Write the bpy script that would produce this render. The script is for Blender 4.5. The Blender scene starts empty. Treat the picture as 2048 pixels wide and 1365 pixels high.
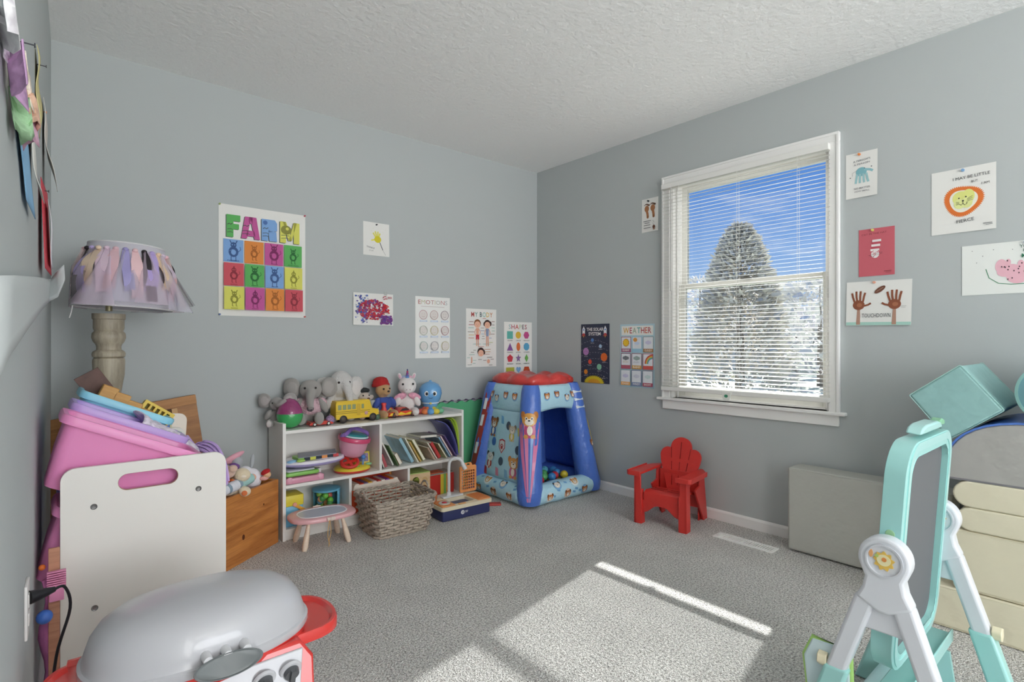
import bpy, math, random
from mathutils import Matrix, Vector
from mathutils.geometry import tessellate_polygon
random.seed(7)
R = math.radians; PI = math.pi; sin = math.sin; cos = math.cos
S = bpy.context.scene; COL = S.collection

# ---------------------------------------------------------------- camera
CAM = (-3.055, -3.263, 1.0585); F = 1095.0; CX = 1024.0; CY = 685.0; YAW = R(40.5)
cd = bpy.data.cameras.new('camera'); cam = bpy.data.objects.new('camera', cd); COL.objects.link(cam)
cam.location = CAM; cam.rotation_euler = (R(90), 0, -(PI/2 - YAW) + 0*YAW)
cam.rotation_euler = (R(90), 0, -YAW)
cd.sensor_width = 36; cd.lens = F/2048*36; cd.shift_y = (CY-682.5)/2048; cd.clip_start = .02; cd.clip_end = 500
S.camera = cam

# ---------------------------------------------------------------- exposure, world, sun, lights
S.view_settings.view_transform = 'Standard'; S.view_settings.look = 'None'
S.view_settings.exposure = 0; S.view_settings.gamma = 1; S.view_settings.use_curve_mapping = False
S.cycles.max_bounces = 16; S.cycles.diffuse_bounces = 12; S.cycles.glossy_bounces = 3
S.cycles.transmission_bounces = 6; S.cycles.transparent_max_bounces = 12
S.cycles.sample_clamp_indirect = 6; S.cycles.caustics_reflective = False; S.cycles.caustics_refractive = False
S.cycles.use_denoising = True

def lin(c):
    if isinstance(c, str):
        c = c.lstrip('#'); c = [int(c[i:i+2], 16)/255 for i in (0, 2, 4)]
    return tuple((x/12.92 if x <= .04045 else ((x+.055)/1.055)**2.4) for x in c[:3]) + (1,)

W = bpy.data.worlds.new('world'); S.world = W; W.use_nodes = True
nt = W.node_tree; nt.nodes.clear()
def N(nt, t, **k):
    n = nt.nodes.new(t)
    for a, b in k.items():
        if a in n.inputs: n.inputs[a].default_value = b
        else: setattr(n, a, b)
    return n
tc = N(nt, 'ShaderNodeTexCoord'); sx = N(nt, 'ShaderNodeSeparateXYZ'); rp = N(nt, 'ShaderNodeValToRGB')
nt.links.new(tc.outputs['Generated'], sx.inputs[0]); nt.links.new(sx.outputs['Z'], rp.inputs[0])
cr = rp.color_ramp; cr.elements[0].position = 0; cr.elements[0].color = lin('#d5e2f2')
cr.elements[1].position = 1; cr.elements[1].color = lin('#5384c8')
for p, c in ((.07, '#b8d2f2'), (.14, '#8db5ec'), (.26, '#5c93e2'), (.45, '#4a80d6')):
    e = cr.elements.new(p); e.color = lin(c)
mp = N(nt, 'ShaderNodeMapping'); mp.inputs['Scale'].default_value = (1, 1.6, 5.5)
mp.inputs['Rotation'].default_value = (R(12), 0, 0)
nz = N(nt, 'ShaderNodeTexNoise'); nz.inputs['Scale'].default_value = 2.6; nz.inputs['Detail'].default_value = 8
nt.links.new(tc.outputs['Generated'], mp.inputs[0]); nt.links.new(mp.outputs[0], nz.inputs['Vector'])
cl = N(nt, 'ShaderNodeValToRGB'); cl.color_ramp.elements[0].position = .56; cl.color_ramp.elements[1].position = .8
nt.links.new(nz.outputs['Fac'], cl.inputs[0])
mx = N(nt, 'ShaderNodeMixRGB'); mx.inputs[2].default_value = (.93, .95, .98, 1)
nt.links.new(cl.outputs[0], mx.inputs[0]); nt.links.new(rp.outputs[0], mx.inputs[1])
bg = N(nt, 'ShaderNodeBackground'); bg.inputs[1].default_value = 1.0
wo = N(nt, 'ShaderNodeOutputWorld'); nt.links.new(mx.outputs[0], bg.inputs[0]); nt.links.new(bg.outputs[0], wo.inputs[0])

def lamp(name, kind, loc, direction, energy, color=(1, 1, 1), **k):
    d = bpy.data.lights.new(name, kind); d.energy = energy; d.color = color
    for a, b in k.items(): setattr(d, a, b)
    o = bpy.data.objects.new(name, d); COL.objects.link(o); o.location = loc
    o.rotation_euler = Vector(direction).to_track_quat('-Z', 'Y').to_euler(); return o
SUN_DIR = (-1, -.20, -.72)
lamp('sun', 'SUN', (4, 1, 5), SUN_DIR, 12.5, (1.0, .99, .97), angle=R(.85))
# added fill light near the rear wall, unseen behind the camera
lamp('rear_fill_light', 'AREA', (-1.75, -7.1, 1.4), (0, 1, .5), 118, (.97, .985, 1), shape='RECTANGLE', size=2.2, size_y=1.6)
# added fill aimed up at the ceiling, out of view behind the camera
lamp('ceiling_fill_light', 'AREA', (-2.2, -5.6, 1.84), (0, .5, 1), 58, (1, .975, .95), shape='DISK', size=.3)
# added side fill at the left wall, unseen, to brighten the right wall
lamp('side_fill_light', 'AREA', (-3.16, -5.2, 1.15), (1, .75, -.05), 36, (1, .98, .96), shape='RECTANGLE', size=.8, size_y=1.9)
lamp('low_fill_light', 'POINT', (-2.2, -5.6, 1.72), (0, 0, -1), 8, (1, .97, .94), shadow_soft_size=.12)  # weak extra fill below the bowl, added out of view

# ---------------------------------------------------------------- pixel -> place on a real plane
def ray(px, py):
    r = (px-CX)/F; s, c = sin(YAW), cos(YAW)
    return (c*r+s, -s*r+c, (CY-py)/F)
def at(px, py, ax, v):
    d = ray(px, py); t = (v-CAM[ax])/d[ax]
    return Vector([CAM[i]+d[i]*t for i in range(3)])
def bw(px, py, y=0): p = at(px, py, 1, y); return p.x, p.z      # on a plane parallel to the back wall
def rw(px, py, x=0): p = at(px, py, 0, x); return p.y, p.z      # on a plane parallel to the right wall

# ---------------------------------------------------------------- materials
MC = {}
def M(color, rough=.6, bump=None, var=0, vscale=40, metal=0, sheen=0, trans=0, alpha=1, coat=0, spec=.5, emit=0, sss=0, kind=None, ior=1.45, name=None):
    key = (str(color), rough, bump, var, vscale, metal, sheen, trans, alpha, coat, spec, emit, sss, kind, ior)
    if key in MC: return MC[key]
    m = bpy.data.materials.new(name or 'surface_%s' % str(color).strip('#')); m.use_nodes = True
    nt = m.node_tree; p = nt.nodes['Principled BSDF']; I = p.inputs
    c = lin(color)
    I['Base Color'].default_value = c; I['Roughness'].default_value = rough; I['Metallic'].default_value = metal
    I['Transmission Weight'].default_value = trans; I['Alpha'].default_value = alpha; I['IOR'].default_value = ior
    I['Coat Weight'].default_value = coat; I['Specular IOR Level'].default_value = spec; I['Sheen Weight'].default_value = sheen
    if sss: I['Subsurface Weight'].default_value = sss; I['Subsurface Radius'].default_value = (.02, .015, .01); I['Subsurface Scale'].default_value = .3
    tc = N(nt, 'ShaderNodeTexCoord')
    if var or bump:
        if var:
            n = N(nt, 'ShaderNodeTexNoise'); n.inputs['Scale'].default_value = vscale; n.inputs['Detail'].default_value = 4
            nt.links.new(tc.outputs['Object'], n.inputs['Vector'])
            r = N(nt, 'ShaderNodeValToRGB'); e = r.color_ramp.elements
            e[0].position = .3; e[1].position = .7
            e[0].color = tuple(max(0, x*(1-var)) for x in c[:3])+(1,); e[1].color = tuple(min(1, x*(1+var)) for x in c[:3])+(1,)
            nt.links.new(n.outputs['Fac'], r.inputs[0]); nt.links.new(r.outputs[0], I['Base Color'])
        if bump:
            sc, st = bump[:2]
            n = N(nt, 'ShaderNodeTexNoise'); n.inputs['Scale'].default_value = sc; n.inputs['Detail'].default_value = 3
            nt.links.new(tc.outputs['Object'], n.inputs['Vector'])
            b = N(nt, 'ShaderNodeBump'); b.inputs['Strength'].default_value = st; b.inputs['Distance'].default_value = bump[2] if len(bump) > 2 else .002
            nt.links.new(n.outputs['Fac'], b.inputs['Height']); nt.links.new(b.outputs[0], I['Normal'])
    MC[key] = m
    return m
def wood(c1, c2, scale=3, rough=.55, axis='X', knots=False):
    key = ('wood', c1, c2, scale, rough, axis)
    if key in MC: return MC[key]
    m = bpy.data.materials.new('wood_grain'); m.use_nodes = True; nt = m.node_tree; p = nt.nodes['Principled BSDF']
    tc = N(nt, 'ShaderNodeTexCoord'); mp = N(nt, 'ShaderNodeMapping')
    s = [scale*6]*3; s['XYZ'.index(axis)] = scale*.5; mp.inputs['Scale'].default_value = s
    nt.links.new(tc.outputs['Object'], mp.inputs[0])
    n = N(nt, 'ShaderNodeTexNoise'); n.inputs['Scale'].default_value = 1.6; n.inputs['Detail'].default_value = 6; n.inputs['Distortion'].default_value = .8
    nt.links.new(mp.outputs[0], n.inputs['Vector'])
    n2 = N(nt, 'ShaderNodeTexNoise'); n2.inputs['Scale'].default_value = 14; n2.inputs['Detail'].default_value = 3
    nt.links.new(mp.outputs[0], n2.inputs['Vector'])
    a = N(nt, 'ShaderNodeMath', operation='MULTIPLY_ADD'); a.inputs[1].default_value = .35
    nt.links.new(n2.outputs['Fac'], a.inputs[0]); nt.links.new(n.outputs['Fac'], a.inputs[2])
    r = N(nt, 'ShaderNodeValToRGB'); e = r.color_ramp.elements; e[0].position = .45; e[0].color = lin(c1); e[1].position = .85; e[1].color = lin(c2)
    nt.links.new(a.outputs[0], r.inputs[0]); nt.links.new(r.outputs[0], p.inputs['Base Color']); p.inputs['Roughness'].default_value = rough
    MC[key] = m; return m
WHITE = M('#e8e6e2', .45); BLACK = M('#161616', .5); PAPER = M('#e6e5e1', .8)

# ---------------------------------------------------------------- mesh builder
class B:
    def __init__(s): s.v = []; s.f = []; s.fm = []; s.mats = []; s.cur = 0; s.X = Matrix()
    def mat(s, m):
        if m not in s.mats: s.mats.append(m)
        s.cur = s.mats.index(m); return s
    def at(s, loc=(0, 0, 0), rot=(0, 0, 0), sc=1):
        from mathutils import Euler
        if isinstance(sc, (int, float)): sc = (sc,)*3
        s.X = Matrix.LocRotScale(Vector(loc), Euler(rot), Vector(sc)); return s
    def add(s, vs, fs):
        o = len(s.v); X = s.X
        s.v += [X @ Vector(v) for v in vs]
        s.f += [tuple(i+o for i in f) for f in fs]; s.fm += [s.cur]*len(fs); return s
    def box(s, x0, x1, y0, y1, z0, z1):
        vs = [(x, y, z) for x in (x0, x1) for y in (y0, y1) for z in (z0, z1)]
        return s.add(vs, [(0, 1, 3, 2), (4, 6, 7, 5), (0, 4, 5, 1), (2, 3, 7, 6), (0, 2, 6, 4), (1, 5, 7, 3)])
    def rbox(s, x0, x1, y0, y1, z0, z1, r, n=4):
        """box with rounded vertical edges and softly rounded top and bottom"""
        q = r*.4; rings = []
        for z, i in ((z0, q), (z0+q*.3, q*.3), (z0+q, 0), (z1-q, 0), (z1-q*.3, q*.3), (z1, q)):
            rings.append([(x, y, z) for x, y in rrect(x0+i, x1-i, y0+i, y1-i, r, n)])
        return s.loft(rings)
    def loft(s, rings, cap=True, close=True):
        n = len(rings[0]); vs = [p for r in rings for p in r]; fs = []
        for i in range(len(rings)-1):
            for j in range(n if close else n-1):
                k = (j+1) % n; fs.append((i*n+j, i*n+k, (i+1)*n+k, (i+1)*n+j))
        if cap: fs.append(tuple(range(n-1, -1, -1))); fs.append(tuple((len(rings)-1)*n+j for j in range(n)))
        return s.add(vs, fs)
    def prism(s, poly, d0, d1, ax='y', holes=()):
        """extrude a 2-D outline; ax: the axis along which it is extruded"""
        def P(u, v, w): return {'y': (u, w, v), 'x': (w, u, v), 'z': (u, v, w)}[ax]
        loops = [list(poly)]+[list(h) for h in holes]; flat = [p for l in loops for p in l]; n = len(flat)
        vs = [P(u, v, d0) for u, v in flat]+[P(u, v, d1) for u, v in flat]
        if holes:
            tr = tessellate_polygon([[Vector((u, v, 0)) for u, v in l] for l in loops])
            fs = [tuple(t) for t in tr]+[tuple(i+n for i in reversed(t)) for t in tr]
        else: fs = [tuple(range(n)), tuple(range(2*n-1, n-1, -1))]
        o = 0
        for l in loops:
            k = len(l)
            for i in range(k): j = (i+1) % k; fs.append((o+i, o+i+n, o+j+n, o+j))
            o += k
        return s.add(vs, fs)
    def lathe(s, prof, n=24, cx=0, cy=0):
        if prof[0][0] > 1e-4 and prof[-1][0] > 1e-4: prof = list(prof)+[prof[0]] if math.dist(prof[0], prof[-1]) < .35*max(p[0] for p in prof) else prof
        rings = [[(cx+max(r, 1e-5)*cos(2*PI*j/n), cy+max(r, 1e-5)*sin(2*PI*j/n), z) for j in range(n)] for r, z in prof]
        return s.loft(rings, cap=prof[0][0] < 1e-4 or prof[-1][0] < 1e-4)
    def tube(s, pts, rad, n=8, cap=True, flat=1, up=None):
        pts = [Vector(p) for p in pts]
        if not hasattr(rad, '__len__'): rad = [rad]*len(pts)
        t0 = (pts[1]-pts[0]).normalized(); u = Vector(up) if up else Vector((0, 0, 1))
        if abs(t0.dot(u)) > .95: u = Vector((1, 0, 0))
        rings = []
        for i, p in enumerate(pts):
            t = (pts[min(i+1, len(pts)-1)]-pts[max(i-1, 0)]).normalized()
            a = t.cross(u)
            a = a.normalized() if a.length > 1e-6 else Vector((1, 0, 0)); u2 = a.cross(t).normalized(); u = u2
            rings.append([p+a*(rad[i]*cos(2*PI*j/n))+u2*(rad[i]*flat*sin(2*PI*j/n)) for j in range(n)])
        return s.loft(rings, cap)
    def ell(s, c, r, n=16, m=10, rot=(0, 0, 0), e=1):
        from mathutils import Euler
        if not hasattr(r, '__len__'): r = (r,)*3
        Q = Euler(rot).to_matrix(); pw = lambda v: math.copysign(abs(v)**e, v); rings = []
        for i in range(m+1):
            t = -PI/2+PI*i/m; ct, st = max(cos(t), 1e-3), sin(t)
            rings.append([Vector(c)+Q @ Vector((r[0]*pw(ct)*pw(cos(2*PI*j/n)), r[1]*pw(ct)*pw(sin(2*PI*j/n)), r[2]*pw(st))) for j in range(n)])
        return s.loft(rings)
    def surf(s, fn, nu, nv, cu=False, cv=False):
        vs = [fn(i/nu, j/nv) for i in range(nu+(0 if cu else 1)) for j in range(nv+(0 if cv else 1))]
        a, b = nu+(0 if cu else 1), nv+(0 if cv else 1); fs = []
        for i in range(nu):
            for j in range(nv):
                i2, j2 = (i+1) % a, (j+1) % b; fs.append((i*b+j, i2*b+j, i2*b+j2, i*b+j2))
        return s.add(vs, fs)
    def flat(s, pts): return s.add(pts, [tuple(range(len(pts)))])

def rrect(x0, x1, y0, y1, r, n=4):
    r = min(r, (x1-x0)/2-1e-4, (y1-y0)/2-1e-4); o = []
    for cx, cy, a in ((x1-r, y0+r, -90), (x1-r, y1-r, 0), (x0+r, y1-r, 90), (x0+r, y0+r, 180)):
        for i in range(n+1): t = R(a+90*i/n); o.append((cx+r*cos(t), cy+r*sin(t)))
    return o
def circ(cx, cy, rx, ry=None, n=24, a=0):
    ry = rx if ry is None else ry
    return [(cx+rx*cos(2*PI*i/n+a), cy+ry*sin(2*PI*i/n+a)) for i in range(n)]
def smooth_path(pts, n=4):
    P = [Vector(p) for p in pts]; o = []
    for i in range(len(P)-1):
        a, b, c, d = P[max(i-1, 0)], P[i], P[i+1], P[min(i+2, len(P)-1)]
        for k in range(n):
            t = k/n; o.append(.5*((2*b)+(c-a)*t+(2*a-5*b+4*c-d)*t*t+(3*b-a-3*c+d)*t**3))
    o.append(P[-1]); return o

def obj(name, b, parent=None, mat=None, bevel=0, smooth=40, kind=None, label=None, remesh=0, sub=0, solid=0, loc=None, rot=None, seg=2):
    me = bpy.data.meshes.new(name); me.from_pydata([tuple(v) for v in b.v], [], b.f)
    mats = b.mats or [mat or WHITE]
    if mat and not b.mats: mats = [mat]
    for m in mats: me.materials.append(m)
    if b.mats: me.polygons.foreach_set('material_index', b.fm)
    me.polygons.foreach_set('use_smooth', [smooth > 0]*len(me.polygons))
    me.update()
    if 0 < smooth < 180 and not remesh: me.set_sharp_from_angle(angle=R(smooth))
    o = bpy.data.objects.new(name, me); COL.objects.link(o)
    if parent: o.parent = parent
    if loc: o.location = loc
    if rot: o.rotation_euler = rot
    if remesh:
        x = o.modifiers.new('blend', 'REMESH'); x.mode = 'VOXEL'; x.voxel_size = remesh; x.use_smooth_shade = True
        x = o.modifiers.new('soften', 'SMOOTH'); x.factor = .6; x.iterations = 5
    if solid: x = o.modifiers.new('thick', 'SOLIDIFY'); x.thickness = solid; x.offset = 0
    if bevel:
        x = o.modifiers.new('bevel', 'BEVEL'); x.width = bevel; x.segments = seg; x.limit_method = 'ANGLE'; x.angle_limit = R(40); x.harden_normals = False
    if sub: x = o.modifiers.new('sub', 'SUBSURF'); x.levels = sub; x.render_levels = sub
    if kind: o['kind'] = kind
    if label: o['label'] = label
    return o
def tag(o, label, cat, group=None, kind=None):
    o['label'] = label; o['category'] = cat
    if group: o['group'] = group
    if kind: o['kind'] = kind
    return o
def thing(name, label, cat, loc=(0, 0, 0), rot=(0, 0, 0), group=None, sc=1):
    o = bpy.data.objects.new(name, None); COL.objects.link(o); o.empty_display_size = .05
    o.location = loc; o.rotation_euler = rot if hasattr(rot, '__len__') else (0, 0, rot); o.scale = (sc,)*3 if isinstance(sc, (int, float)) else sc
    return tag(o, label, cat, group)

# flat lettering, turned into plain mesh data
TC = {}
def text_mesh(t, bold=0):
    if (t, bold) in TC: return TC[(t, bold)]
    c = bpy.data.curves.new('lettering', 'FONT'); c.body = t; c.size = 1; c.align_x = 'CENTER'; c.align_y = 'CENTER'; c.offset = bold; c.resolution_u = 2; c.fill_mode = 'FRONT'
    o = bpy.data.objects.new('lettering', c); COL.objects.link(o)
    me = bpy.data.meshes.new_from_object(o.evaluated_get(bpy.context.evaluated_depsgraph_get()) if False else o)
    vs = [tuple(v.co) for v in me.vertices]; fs = [tuple(p.vertices) for p in me.polygons]
    bpy.data.objects.remove(o); bpy.data.curves.remove(c); bpy.data.meshes.remove(me)
    if vs:
        xs = [v[0] for v in vs]; ys = [v[1] for v in vs]; cx = (min(xs)+max(xs))/2; cy = (min(ys)+max(ys))/2
        vs = [(v[0]-cx, v[1]-cy) for v in vs]; w = max(xs)-min(xs); h = max(ys)-min(ys)
    else: w = h = 1
    TC[(t, bold)] = (vs, fs, w, h); return TC[(t, bold)]

# ---------------------------------------------------------------- the room
ZC = 2.44; YR = -7.2; XL0 = -3.032; TL = .0333
def xl(y): return XL0+TL*y                                   # left wall leans outward towards the camera end
wallm = bpy.data.materials.new('painted_wall'); wallm.use_nodes = True
def wall_nodes(m, col, sc, st, rough=.85, dist=.002):
    nt = m.node_tree; p = nt.nodes['Principled BSDF']; p.inputs['Base Color'].default_value = lin(col); p.inputs['Roughness'].default_value = rough
    p.inputs['Specular IOR Level'].default_value = .25
    tc = N(nt, 'ShaderNodeTexCoord'); n = N(nt, 'ShaderNodeTexNoise'); n.inputs['Scale'].default_value = sc; n.inputs['Detail'].default_value = 5
    b = N(nt, 'ShaderNodeBump'); b.inputs['Strength'].default_value = st; b.inputs['Distance'].default_value = dist
    nt.links.new(tc.outputs['Object'], n.inputs['Vector']); nt.links.new(n.outputs['Fac'], b.inputs['Height']); nt.links.new(b.outputs[0], p.inputs['Normal'])
WALLC = '#b5baba'
wall_nodes(wallm, WALLC, 120, .12)
ceilm = bpy.data.materials.new('textured_ceiling'); ceilm.use_nodes = True
wall_nodes(ceilm, '#f6f6f5', 42, .8, .9, .006)
trimm = M('#edecea', .4, name='white_trim_paint')

o = obj('wall_back', B().box(-3.3, .12, 0, .12, 0, ZC), mat=wallm, kind='structure', smooth=0)
WY0, WY1, WZ0, WZ1 = -2.188, -1.256, .705, 2.075                # rough window opening (inner edge of the casing)
b = B()
b.box(0, .16, YR, WY0, 0, ZC); b.box(0, .16, WY1, .12, 0, ZC); b.box(0, .16, WY0, WY1, 0, WZ0); b.box(0, .16, WY0, WY1, WZ1, ZC)
obj('wall_right', b, mat=wallm, kind='structure', smooth=0)
b = B(); b.add([(xl(0), 0, 0), (xl(YR), YR, 0), (xl(YR), YR, ZC), (xl(0), 0, ZC), (xl(0)-.12, .1, 0), (xl(YR)-.12, YR, 0), (xl(YR)-.12, YR, ZC), (xl(0)-.12, .1, ZC)],
               [(0, 1, 2, 3), (4, 7, 6, 5), (0, 3, 7, 4), (1, 5, 6, 2), (0, 4, 5, 1), (3, 2, 6, 7)])
obj('wall_left', b, mat=wallm, kind='structure', smooth=0)
b = B(); b.box(-3.5, -2.6, YR-.12, YR, 0, ZC); b.box(-.3, .16, YR-.12, YR, 0, ZC); b.box(-2.6, -.3, YR-.12, YR, 0, .6); b.box(-2.6, -.3, YR-.12, YR, 2.3, ZC)
obj('wall_rear', b, mat=wallm, kind='structure', smooth=0)
obj('ceiling', B().box(-3.5, .16, YR-.12, .12, ZC, ZC+.1), mat=ceilm, kind='structure', smooth=0)

# carpet
cm = bpy.data.materials.new('grey_cut_pile_carpet'); cm.use_nodes = True; nt = cm.node_tree; p = nt.nodes['Principled BSDF']
tc = N(nt, 'ShaderNodeTexCoord')
n1 = N(nt, 'ShaderNodeTexNoise'); n1.inputs['Scale'].default_value = 130; n1.inputs['Detail'].default_value = 4; n1.inputs['Roughness'].default_value = .7
n2 = N(nt, 'ShaderNodeTexNoise'); n2.inputs['Scale'].default_value = 5; n2.inputs['Detail'].default_value = 4
vo = N(nt, 'ShaderNodeTexVoronoi'); vo.inputs['Scale'].default_value = 210
for n in (n1, n2, vo): nt.links.new(tc.outputs['Object'], n.inputs['Vector'])
r = N(nt, 'ShaderNodeValToRGB'); e = r.color_ramp.elements; e[0].position = .33; e[0].color = lin('#85807a'); e[1].position = .57; e[1].color = lin('#fffdf8')
nt.links.new(n1.outputs['Fac'], r.inputs[0])
r2 = N(nt, 'ShaderNodeValToRGB'); e = r2.color_ramp.elements; e[0].position = .35; e[0].color = (.9, .9, .9, 1); e[1].position = .65; e[1].color = (1, 1, 1, 1)
nt.links.new(n2.outputs['Fac'], r2.inputs[0])
mm = N(nt, 'ShaderNodeMixRGB', blend_type='MULTIPLY'); mm.inputs[0].default_value = 1
nt.links.new(r.outputs[0], mm.inputs[1]); nt.links.new(r2.outputs[0], mm.inputs[2]); nt.links.new(mm.outputs[0], p.inputs['Base Color'])
ad = N(nt, 'ShaderNodeMath', operation='ADD'); nt.links.new(n1.outputs['Fac'], ad.inputs[0]); nt.links.new(vo.outputs['Distance'], ad.inputs[1])
bp = N(nt, 'ShaderNodeBump'); bp.inputs['Strength'].default_value = 1; bp.inputs['Distance'].default_value = .008
nt.links.new(ad.outputs[0], bp.inputs['Height']); nt.links.new(bp.outputs[0], p.inputs['Normal'])
p.inputs['Roughness'].default_value = 1; p.inputs['Specular IOR Level'].default_value = .1; p.inputs['Sheen Weight'].default_value = .15
obj('floor', B().box(-3.5, .16, YR-.12, .12, -.1, 0), mat=cm, kind='structure', smooth=0)

def baseboard(name, x0, y0, x1, y1, nx, ny, h=.062, t=.012):
    prof = [(0, 0), (t, 0), (t, h-.012), (t*.7, h-.004), (t*.3, h), (0, h)]
    b = B(); b.loft([[(x+nx*u, y+ny*u, z) for u, z in prof] for x, y in ((x0, y0), (x1, y1))])
    return obj(name, b, mat=trimm, kind='structure', smooth=0)
baseboard('baseboard_back', xl(0), 0, 0, 0, 0, -1)
baseboard('baseboard_right', 0, YR, 0, 0, -1, 0)
baseboard('baseboard_left', xl(0), 0, xl(YR), YR, 1, 0)

b = B()
for y in (-5.66, -4.80): b.box(xl(-5.2)-.01, xl(-5.2)+.035, y, y+.06, 0, 2.16)
b.box(xl(-5.2)-.01, xl(-5.2)+.035, -5.66, -4.74, 2.1, 2.16); obj('added_door_casing', b, mat=trimm, kind='structure', smooth=0)  # invented door casing around the side fill lamp, out of view
# window: casing, stool, apron, jambs, two sashes with glass
win = bpy.data.objects.new('window_1', None); COL.objects.link(win); win.location = (0, -1.72, WZ0); win['kind'] = 'structure'
OX = Vector((0, 1.72, -WZ0))
def wobj(name, b, mat=trimm, bevel=.002):
    b.v = [v+OX for v in b.v]; return obj(name, b, win, mat, bevel=bevel, smooth=30)
CY0, CY1, CZ1 = -2.239, -1.201, 2.121
b = B()
for u0, u1, t in ((0, .05, .018),):
    b.box(-.018, 0, CY0, CY0+.05, .70, CZ1-.046); b.box(-.018, 0, CY1-.054, CY1, .70, CZ1-.046); b.box(-.018, 0, CY0, CY1, CZ1-.046, CZ1)
    b.box(-.024, -.016, CY0, CY0+.013, .70, CZ1-.0005); b.box(-.024, -.016, CY1-.013, CY1, .70, CZ1-.0005); b.box(-.0245, -.0165, CY0, CY1, CZ1-.013, CZ1+.0005)
wobj('casing', b)
wobj('stool', B().box(-.035, .06, CY0-.03, CY1+.032, .688, .705), bevel=.004)
wobj('apron', B().box(-.016, 0, CY0+.003, CY1-.001, .632, .688), bevel=.003)
b = B(); b.box(0, .15, WY0-.004, WY0+.012, WZ0, WZ1); b.box(0, .15, WY1-.012, WY1+.004, WZ0, WZ1); b.box(0, .15, WY0, WY1, WZ1-.012, WZ1+.004)
b.box(.06, .15, WY0, WY1, WZ0-.01, WZ0+.012)
for y in (WY0+.02, WY1-.03): b.box(.03, .045, y, y+.01, WZ0, WZ1-.01)
wobj('jamb', b)
sashm = M('#dddcd6', .45, name='window_sash_vinyl')
def sash(x0, y0, y1, z0, z1, st, bt, tp):
    b = B(); b.box(x0, x0+.03, y0, y0+st, z0, z1); b.box(x0, x0+.03, y1-st, y1, z0, z1); b.box(x0, x0+.03, y0+st, y1-st, z0, z0+bt); b.box(x0, x0+.03, y0+st, y1-st, z1-tp, z1)
    s_ = wobj('sash', b, sashm, .003)
    g = B().box(x0+.012, x0+.016, y0+st, y1-st, z0+bt, z1-tp); g.v = [v+OX for v in g.v]
    gm = MC.get('glass')
    if not gm:
        gm = bpy.data.materials.new('window_glass'); gm.use_nodes = True; nt = gm.node_tree; nt.nodes.remove(nt.nodes['Principled BSDF'])
        a = N(nt, 'ShaderNodeBsdfTransparent'); a.inputs[0].default_value = (.97, .98, .98, 1); c = N(nt, 'ShaderNodeBsdfGlossy'); c.inputs['Roughness'].default_value = .02
        f = N(nt, 'ShaderNodeFresnel'); mxs = N(nt, 'ShaderNodeMixShader'); nt.links.new(f.outputs[0], mxs.inputs[0]); nt.links.new(a.outputs[0], mxs.inputs[1]); nt.links.new(c.outputs[0], mxs.inputs[2])
        nt.links.new(mxs.outputs[0], nt.nodes['Material Output'].inputs['Surface']); MC['glass'] = gm
    obj('glass_pane', g, s_, gm, smooth=0)
sash(.105, WY0+.012, WY1-.012, 1.40, WZ1-.012, .036, .032, .036)
sash(.07, WY0+.012, WY1-.012, .715, 1.432, .045, .065, .032)
b = B(); b.box(.05, .075, -1.75, -1.69, 1.43, 1.44); b.box(.055, .07, -1.735, -1.71, 1.44, 1.452)
wobj('sash_lock', b, M('#5c5b57', .4), .002)
b = B(); b.box(.055, .07, -1.77, -1.67, .745, .757); wobj('sash_lift', b, M('#b9b8b2', .4), .002)

# window frame added behind the camera to go with the rear fill lamp
b = B()
b.box(-2.6, -.3, YR-.08, YR-.05, .6, .66); b.box(-2.6, -.3, YR-.08, YR-.05, 2.24, 2.3)
for x in (-2.6, -1.48, -.36): b.box(x, x+.06, YR-.08, YR-.05, .66, 2.24)
obj('added_rear_window', b, mat=trimm, kind='structure', smooth=0)
t = thing('added_pendant', 'added white bowl pendant around the fill lamps, unseen behind the camera position', 'added fixture', (-2.2, -5.6, 2.44))  # invented fixture, never in view, to house the ceiling fill
obj('bowl', B().lathe([(0, -.655), (.1, -.65), (.17, -.63), (.2, -.60), (.195, -.60), (.165, -.625), (.1, -.643), (0, -.647)], 32), t, WHITE)
obj('canopy', B().lathe([(0, 0), (.06, 0), (.055, -.02), (0, -.025)], 32), t, WHITE); obj('cord', B().tube([(0, 0, -.02), (0, 0, -.64)], .003, 8), t, WHITE); obj('bulb_holder', B().lathe([(0, -.3), (.02, -.295), (.022, -.27), (0, -.26)], 16), t, WHITE)

# blind hung inside the casing: slats tipped down towards the room
t = thing('window_blind', 'white horizontal mini blind hanging in the window with its slats open', 'blind', (-.036, -1.72, 2.05))
bm_ = M('#e9e8e4', .45, name='blind_slat_white')
BY0, BY1 = -2.2, -1.215
def bl(name, b, m=bm_, bevel=0):
    b.v = [v+Vector((0, 1.72, -2.05)) for v in b.v]; return obj(name, b, t, m, bevel=bevel, smooth=30)
bl('headrail', B().box(-.014, .0175, BY0, BY1, 2.035, 2.068), bevel=.003)
b = B(); n_sl = 58; zb = .785; zt = 2.028
for i in range(n_sl):
    z = zb+(zt-zb)*i/(n_sl-1)
    for (a0, a1) in ((0, 1),):
        pr = []
        for k in range(5):
            u = -1+k*.5; x = u*.0122; zz = z+x*.15+(1-u*u)*.0007; pr.append((x-.001, zz))
        for y0, y1 in ((BY0, BY1),):
            vs = [(x, y, zz) for y in (y0, y1) for x, zz in pr]+[(x, y, zz-.0007) for y in (y0, y1) for x, zz in pr]
            fs = [(k, k+1, 6+k, 5+k) for k in range(4)]+[(10+k, 15+k, 16+k, 11+k) for k in range(4)]+[(0, 10, 11, 1), (5, 6, 16, 15), (0, 5, 15, 10), (4, 14, 19, 9)]
            b.add(vs, fs)
bl('slats', b)
bl('bottom_rail', B().box(-.016, .014, BY0, BY1, .752, .778), bevel=.003)
b = B()
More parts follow.
